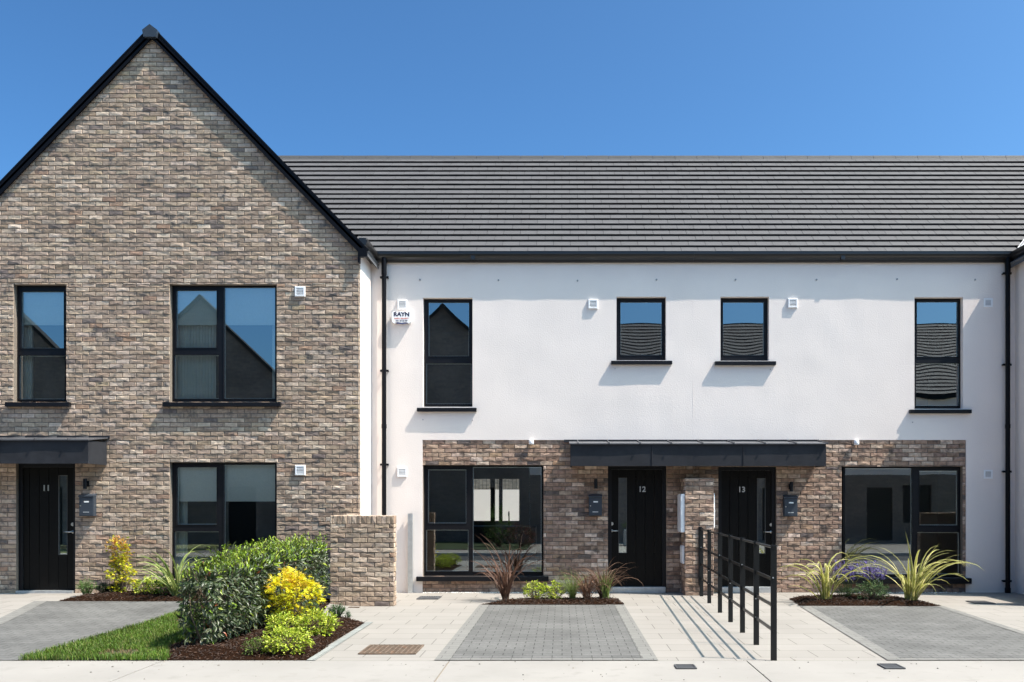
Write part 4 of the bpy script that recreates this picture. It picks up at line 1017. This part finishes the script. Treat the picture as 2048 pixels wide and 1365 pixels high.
# ------------------------------------------------------------------ hedge
hd = thing('hedge', 'long waist high laurel hedge running from the lawn back to the brick screen wall', 'hedge', (-3.86, 12.0, 0))
f = MB(); st = MB(); y0, y1 = 9.92, 14.12
for i in range(15):
    y = y0+.15+i*(y1-y0-.3)/14; x = -3.86+rng.uniform(-.06, .06)
    for k in range(5): st.tube([(x+rng.uniform(-.03, .03), y, 0), (x+rng.uniform(-.15, .15), y+rng.uniform(-.1, .1), .35), (x+rng.uniform(-.24, .24), y+rng.uniform(-.2, .2), .85)], .009, 5, r1=.003)
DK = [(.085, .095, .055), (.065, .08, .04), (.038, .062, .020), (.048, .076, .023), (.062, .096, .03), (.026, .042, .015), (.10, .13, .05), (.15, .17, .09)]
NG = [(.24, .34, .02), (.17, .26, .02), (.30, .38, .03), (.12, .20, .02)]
NL = 10500
for i in range(NL):
    y = rng.uniform(y0, y1); tt = (y-y0)/(y1-y0)
    top = .93+.06*tt+.09*noise.noise(Vector((y*1.9, 2, 0)))+.05*noise.noise(Vector((y*5, 2, 0)))-.04
    hw = .27+.05*noise.noise(Vector((y*1.5, 8, 0))); xc = -3.88+.1*tt
    end = min(1, (y-y0)/.95+.08, (y1-y)/.18+.1)
    th = rng.uniform(0, math.pi); u = math.cos(th); 
    rad = 1-abs(rng.gauss(0, .16)) if rng.random() < .8 else rng.uniform(.3, 1)
    # super-ellipse section
    ex = abs(math.cos(th))**.55*(1 if math.cos(th) > 0 else -1); ez = abs(math.sin(th))**.5
    lump = 1+.30*noise.noise(Vector((ex*2.2, y*3.2, ez*2.6+4)))
    zz = rng.random()
    if rng.random() < .62: X = (1 if rng.random() < .62 else -1)*hw*rad*lump*(.55+.45*min(1, zz*3.5)); Z = .10+zz*(top-.12); nrm = Vector((1 if X > 0 else -1, 0, .25))
    else: X = ex*hw*rad*lump; Z = .1+(top-.1)*(1-abs(rng.gauss(0, .07)))*(.88+.12*ez); nrm = Vector((ex*.5, 0, 1))
    if end < 1: X *= (.50+.50*end**.5); Z = .1+(Z-.1)*(.76+.24*end**.7); 
    if y < y0+.25: nrm = Vector((nrm.x*.5, -1, .2))
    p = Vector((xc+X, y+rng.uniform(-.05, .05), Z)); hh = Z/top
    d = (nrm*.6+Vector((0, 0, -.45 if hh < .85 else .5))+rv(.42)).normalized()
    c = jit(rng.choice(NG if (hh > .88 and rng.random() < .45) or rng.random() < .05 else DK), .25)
    if rng.random() < .006: c = (.3, .08, .03)
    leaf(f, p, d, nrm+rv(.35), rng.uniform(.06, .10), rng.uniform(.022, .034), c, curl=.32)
for i in range(260):   # upright new shoots
    y = rng.uniform(y0+.1, y1-.05); tt = (y-y0)/(y1-y0); x = -3.88+.1*tt+rng.uniform(-.22, .22); z0_ = .90+.06*tt-.17*max(0, 1-(y-y0)/.9)
    h = rng.uniform(.02, .17); st.tube([(x, y, z0_-.1), (x+rng.uniform(-.03, .03), y, z0_+h)], .0025, 4, r1=.0012)
    for k in range(7): leaf(f, Vector((x+rng.uniform(-.012, .012), y, z0_+h*k/6)), Vector((rng.gauss(0, 1), rng.gauss(0, 1), 1.2)), Vector((0, 0, 1)), .05, .018, jit(rng.choice(NG)))
f.build('foliage', M['leaf'], hd); st.build('stem', M['bark'], hd)

LIME = [(.46, .54, .04), (.56, .62, .07), (.32, .42, .03), (.66, .70, .16), (.20, .29, .02)]
YEL = [(.84, .76, .03), (.88, .84, .05), (.74, .74, .03), (.86, .70, .03), (.58, .64, .04)]
GRN = [(.05, .10, .02), (.08, .14, .03), (.11, .19, .04)]
gl = 'lime green leafy shrubs in the mulch beds'
shrub('maple_shrub', 'bright golden yellow leaved shrub standing against the dark hedge', -3.33, 11.42, .31, .22, .70, 1150, .070, .03, YEL, star=True, topcols=[(.88, .76, .06), (.86, .58, .10), (.88, .72, .05)], clusters=44, shape=lambda h: .40+.75*math.sin(min(1, h*1.1)*2.4), z=.06, mk='leaf_m')
shrub('leafy_shrub', 'lime shrub directly below the golden shrub', -3.22, 10.75, .20, .18, .28, 850, .036, .02, LIME, group=gl, mk='leaf_m')
shrub('leafy_shrub', 'widest lime shrub, right of the golden shrub near the tip of the bed', -2.87, 10.9, .26, .21, .30, 1200, .036, .02, LIME, group=gl, mk='leaf_m')
shrub('leafy_shrub', 'lime shrub nearest the pavement in the hedge bed', -2.84, 9.62, .24, .17, .27, 1050, .034, .02, LIME, group=gl, mk='leaf_m')
shrub('leafy_shrub', 'small dull olive shrub at the pavement edge of the hedge bed', -3.15, 9.6, .13, .12, .17, 520, .024, .012, [(.14, .20, .04), (.20, .27, .06), (.09, .14, .03)], group=gl, mk='leaf_m')
spiky('rosemary_bush', 'small grey green rosemary bush near the right tip of the hedge bed', -3.0, 12.42, .14, .27, 110, (.07, .13, .05))
spiky('rosemary_bush', 'tiny green sprig at the far right tip of the hedge bed', -2.83, 12.32, .05, .15, 20, (.08, .14, .06))
spiky('lavender_plant', 'soft grey green plant between the golden shrub and the brick screen wall', -3.40, 12.6, .15, .26, 90, (.10, .16, .07))
# bed by door 11
spiky('lavender_plant', 'feathery green plant nearest to door 11', -7.62, 14.95, .17, .30, 110, (.15, .24, .07))
spiky('rosemary_bush', 'dark little rosemary bush left of the slender yellow shrub', -7.42, 15.1, .15, .23, 110, (.05, .09, .04))
spiky('rosemary_bush', 'second dark rosemary bush just left of the slender yellow shrub', -7.22, 15.12, .15, .24, 110, (.05, .085, .035))
shrub('maple_shrub', 'slender upright yellow shrub with orange tips against the brick gable', -7.08, 15.1, .19, .14, .93, 1100, .058, .03, [(.66, .58, .02), (.60, .58, .03), (.72, .56, .05), (.36, .42, .02), (.55, .55, .03)], star=True, topcols=[(.62, .34, .08), (.55, .24, .09), (.60, .45, .06)], clusters=95, lean=-.13, shape=lambda h: 1.15-.65*h+.25*math.sin(h*9), mk='leaf_m')
shrub('leafy_shrub', 'lime shrub right of the slender yellow shrub by the brick gable', -6.62, 14.85, .21, .18, .28, 480, .04, .022, LIME, group=gl, mk='leaf_m')
shrub('leafy_shrub', 'darker green shrub under the striped strap leaves by the brick gable', -6.22, 14.8, .28, .2, .26, 520, .045, .024, [(.10, .20, .02), (.16, .28, .03), (.07, .13, .02)], group=gl, mk='leaf_m')
shrub('leafy_shrub', 'low green shrub between the hedge end and the brick gable bed', -5.45, 14.75, .22, .18, .2, 380, .045, .024, [(.08, .16, .02), (.12, .2, .03)], group=gl, mk='leaf_m')
gp_ = 'variegated strap leaved plants'
strap_plant('strap_plant', 'green and cream striped strap plant between the brick gable window and the hedge', -6.03, 14.6, blades(44, (.7, 1.15), (.026, .040), (50, 86), (1.2, 2.6)), (.18, .25, .06), (.55, .55, .22), group=gp_)
# bed at number 12
BR = (.10, .052, .036); BR2 = (.24, .14, .10)
strap_plant('strap_plant', 'bronze purple strap leaved plant in front of the left white house window', -.90, 15.0, blades(42, (.7, 1.25), (.020, .034), (54, 87), (.8, 2.3)), BR, BR2, r0=.05)
shrub('leafy_shrub', 'left one of the two round lime shrubs beside the bronze plant', -.45, 15.0, .17, .16, .29, 700, .032, .019, LIME, group=gl, mk='leaf_m')
shrub('leafy_shrub', 'right one of the two round lime shrubs beside the bronze plant', -.13, 15.02, .17, .16, .29, 700, .032, .019, LIME, group=gl, mk='leaf_m')
strap_plant('grass_clump', 'fine pale green grass clump left of the red fountain grass', .17, 15.0, blades(190, (.32, .58), (.003, .006), (55, 88), (.3, 1.4)), (.20, .27, .07), (.28, .33, .12), 'grass', r0=.04)
strap_plant('fountain_grass', 'small leaning bronze red grass between the fine grass and the tall one', .40, 14.95, blades(60, (.38, .75), (.009, .016), (48, 85), (1.2, 2.8)), (.15, .08, .05), (.30, .17, .12), 'grass', r0=.05)
strap_plant('fountain_grass', 'tall bronze red fountain grass with green base close to door 12', .66, 15.02, blades(80, (.5, .95), (.009, .017), (60, 88), (.9, 2.9)), (.13, .08, .05), (.28, .155, .11), 'grass', r0=.05)
strap_plant('grass_clump', 'upright green shoots inside the fountain grass close to door 12', .70, 14.93, blades(70, (.28, .52), (.007, .012), (72, 90), (.1, .6)), (.16, .22, .05), (.26, .30, .10), 'grass', r0=.05)
# bed at number 13
YM, YG = (.27, .28, .06), (.80, .70, .34)
bl = [(R(175), 0.84, 0.041, R(82), 2.21), (R(190), 1.08, 0.041, R(80), 2.46), (R(200), 0.74, 0.037, R(40), 1.02), (R(-5), 1.15, 0.044, R(74), 2.21), (R(-20), 1.08, 0.041, R(70), 2.55), (R(-60), 0.84, 0.044, R(84), 2.80), (R(-80), 0.68, 0.041, R(86), 2.72)]
strap_plant('strap_plant', 'big yellow striped strap plant at the left end of the right hand bed', 4.18, 14.75, bl+blades(24, (.7, 1.35), (.034, .050), (60, 88), (1.5, 3.0)), YM, YG, group=gp_, r0=.07)
bl = [(R(170), 1.05, 0.034, R(70), 1.36), (R(185), 1.15, 0.034, R(76), 1.19), (R(100), 1.15, 0.039, R(84), 0.42), (R(20), 1.11, 0.034, R(70), 0.68), (R(10), 1.22, 0.034, R(60), 1.10), (R(-5), 1.28, 0.034, R(66), 1.87), (R(-15), 1.35, 0.037, R(64), 2.04)]
strap_plant('strap_plant', 'big yellow striped strap plant at the right end of the right hand bed', 5.50, 14.7, bl+blades(32, (.7, 1.35), (.030, .046), (50, 87), (1.1, 2.7)), YM, YG, group=gp_, r0=.07)
PU = (.22, .17, .46)
spiky('lavender_plant', 'purple flowering catmint behind the left striped strap plant', 4.62, 15.2, .20, .26, 90, (.13, .20, .08), (PU, 38, .62))
spiky('lavender_plant', 'purple flowering catmint between the two striped strap plants', 5.0, 15.0, .26, .30, 130, (.13, .20, .09), (PU, 38, .64))
shrub('leafy_shrub', 'grey green leafy mound between the two striped strap plants', 4.92, 14.8, .28, .2, .32, 1300, .026, .014, [(.15, .24, .10), (.22, .32, .14), (.09, .15, .06)], group=gl, mk='leaf_m')

# ------------------------------------------------------------------ back garden of number 12, seen through the windows
mb = MB(); mb.box(-9, 11, 30.0, 30.2, 0, 2.02); o = mb.build('garden_wall', M['side_render'], loc=(0, 30, 0)); tag(o, 'pale garden wall seen through the left ground floor window of the white house', 'wall')
mb = MB()
for k in range(70): mb.box(-4+k*.12, -4+k*.12+.012, 30.08, 30.1, 2.02, 2.5)
mb.box(-4, 4.4, 30.08, 30.1, 2.44, 2.47); tag(mb.build('garden_railing', M['rail'], loc=(0, 30.1, 2.02)), 'black railing on top of the pale garden wall behind the house', 'railing')
mb = MB(); mb.box(-14, 16, 36, 36.2, 0, 5.0); tag(mb.build('rear_building', M['farbrick'], loc=(0, 36, 0)), 'brick building beyond the garden wall seen through the kitchen window', 'building')
sheet('back_garden', [(-10, YBK), (14, YBK), (14, 30), (-10, 30)], -.002, M['slab'], step=None)

# ------------------------------------------------------------------ houses across the road (mirrored in the glass)
YO = -4.0
def far_gable(label, ax):
    t = thing('brick_house', label, 'house', (ax, YO, 0), 'brick gabled houses across the road'); sl = 1.012; hw = 3.42; ez = AP[1]-sl*hw
    holes = [(ax-2.4, ax-.6, .8, 2.3), (ax+1.1, ax+2.1, 0, 2.2), (ax-2.4, ax-.6, 3.3, 5.2), (ax+1.2, ax+2.0, 3.3, 5.2)]
    b = MB(); plate(b, ax-hw, ax+hw, 0, ez, holes, YO, -.15)
    b.prism([(ax-hw, YO, ez), (ax+hw, YO, ez), (ax, YO, AP[1])], (0, -.15, 0)); b.build('brick_wall', M['farbrick'], t)
    b = MB()
    for h in holes: b.box(h[0], h[1], YO-.15, YO-.10, h[2], h[3])
    b.build('window', M['black'], t)
    for sg in (1, -1):
        r = MB(); r.prism([(ax+sg*(hw+.15), YO+.1, ez-.12), (ax, YO+.1, AP[1]+.08), (ax, YO+.1, AP[1]-.08), (ax+sg*(hw+.15), YO+.1, ez-.28)], (0, -.35, 0), c=(.02, .02, .02)); r.build('roof', M['tile'], t)
    b = MB(); b.box(ax-hw, ax-hw+.15, YO-.16, YO-8.5, 0, ez); b.box(ax+hw-.15, ax+hw, YO-.16, YO-8.5, 0, ez); b.box(ax-hw, ax+hw, YO-8.6, YO-8.5, 0, ez); b.build('side_wall', M['side_render'], t)
far_gable('brick gabled house across the road mirrored in the tall window of number 12', -4.75)
far_gable('brick gabled house across the road mirrored in the wide upstairs window', -13.7)
far_gable('brick gabled house across the road mirrored in the narrow upstairs window', -21.0)
t = thing('terrace_house', 'long white terrace across the road whose tiled roof is mirrored in the upstairs windows', 'house', (8, YO, 0))
b = MB(); hs = [(1+k*4.2, 2.2+k*4.2, .8, 2.3) for k in range(6)]+[(-.4+k*4.2, .6+k*4.2, .1, 2.2) for k in range(6)]+[(-.2+k*4.2, .7+k*4.2, 3.4, 5.0) for k in range(6)]
plate(b, -1.3, 26, 2.7, 6.0, hs, YO, -.15); b.build('rendered_wall', M['render'], t)
b = MB(); plate(b, -1.3, 26, 0, 2.7, hs, YO, -.15); b.build('brick_wall', M['farbrick'], t)
b = MB()
for h in hs: b.box(h[0], h[1], YO-.15, YO-.10, h[2], h[3])
b.build('window', M['black'], t)
r = MB(); tile_roof(r, -1.3, 26, YO+.1, 5.99, PITCH, 4.9, .203, flip=-1)
z_ = 4.9*math.sin(PITCH); t_ = 4.9*math.cos(PITCH)
r.prism([(-1.3, YO+.09, 5.98), (-1.3, YO+.09-t_, 5.98+z_), (-1.3, YO+.09-2*t_, 5.98), (-1.3, YO-.2, 5.9)], (27.3, 0, 0), 1)
r.build('roof', [M['tile'], M['dark_void']], t)
b = MB(); b.box(-1.3, 26, YO-.02, YO+.13, 5.84, 5.99); b.build('gutter', M['black_pvc'], t)
shrub('leafy_shrub', 'tall green bush on the lawn across the road', -2.3, -.6, .5, .5, 1.5, 900, .1, .05, GRN, z=0, mk='leaf_m', group='bushes across the road')
shrub('leafy_shrub', 'reddish bush on the lawn across the road', -1.5, -.2, .5, .4, .8, 700, .09, .04, [(.16, .05, .04), (.1, .08, .04)], z=0, mk='leaf_m', group='bushes across the road')
shrub('leafy_shrub', 'wide bush beside the driveway across the road', -5.8, -1.8, .8, .5, .9, 900, .1, .05, GRN, z=0, mk='leaf_m', group='bushes across the road')
shrub('leafy_shrub', 'bush by the path across the road right of the camera', 4.3, -1.4, .5, .5, 1.2, 800, .1, .05, GRN, z=0, mk='leaf_m', group='bushes across the road')
t = thing('plant_pot', 'large grey square planter standing across the road', 'planter', (2.6, -1.6, 0))
mb = MB(); mb.prism([(2.3, -1.9, .0), (2.9, -1.9, 0), (2.9, -1.3, 0), (2.3, -1.3, 0)], (0, 0, .6)); mb.build('pot', M['kerb'], t, bevel=.03)
mb = MB()
for _ in range(260): leaf(mb, Vector((2.6+rng.gauss(0, .15), -1.6+rng.gauss(0, .15), .62+abs(rng.gauss(0, .15)))), rv(1)+Vector((0, 0, 1)), Vector((0, 0, 1)), .09, .04, jit(GRN[1]))
mb.build('foliage', M['leaf_m'], t)
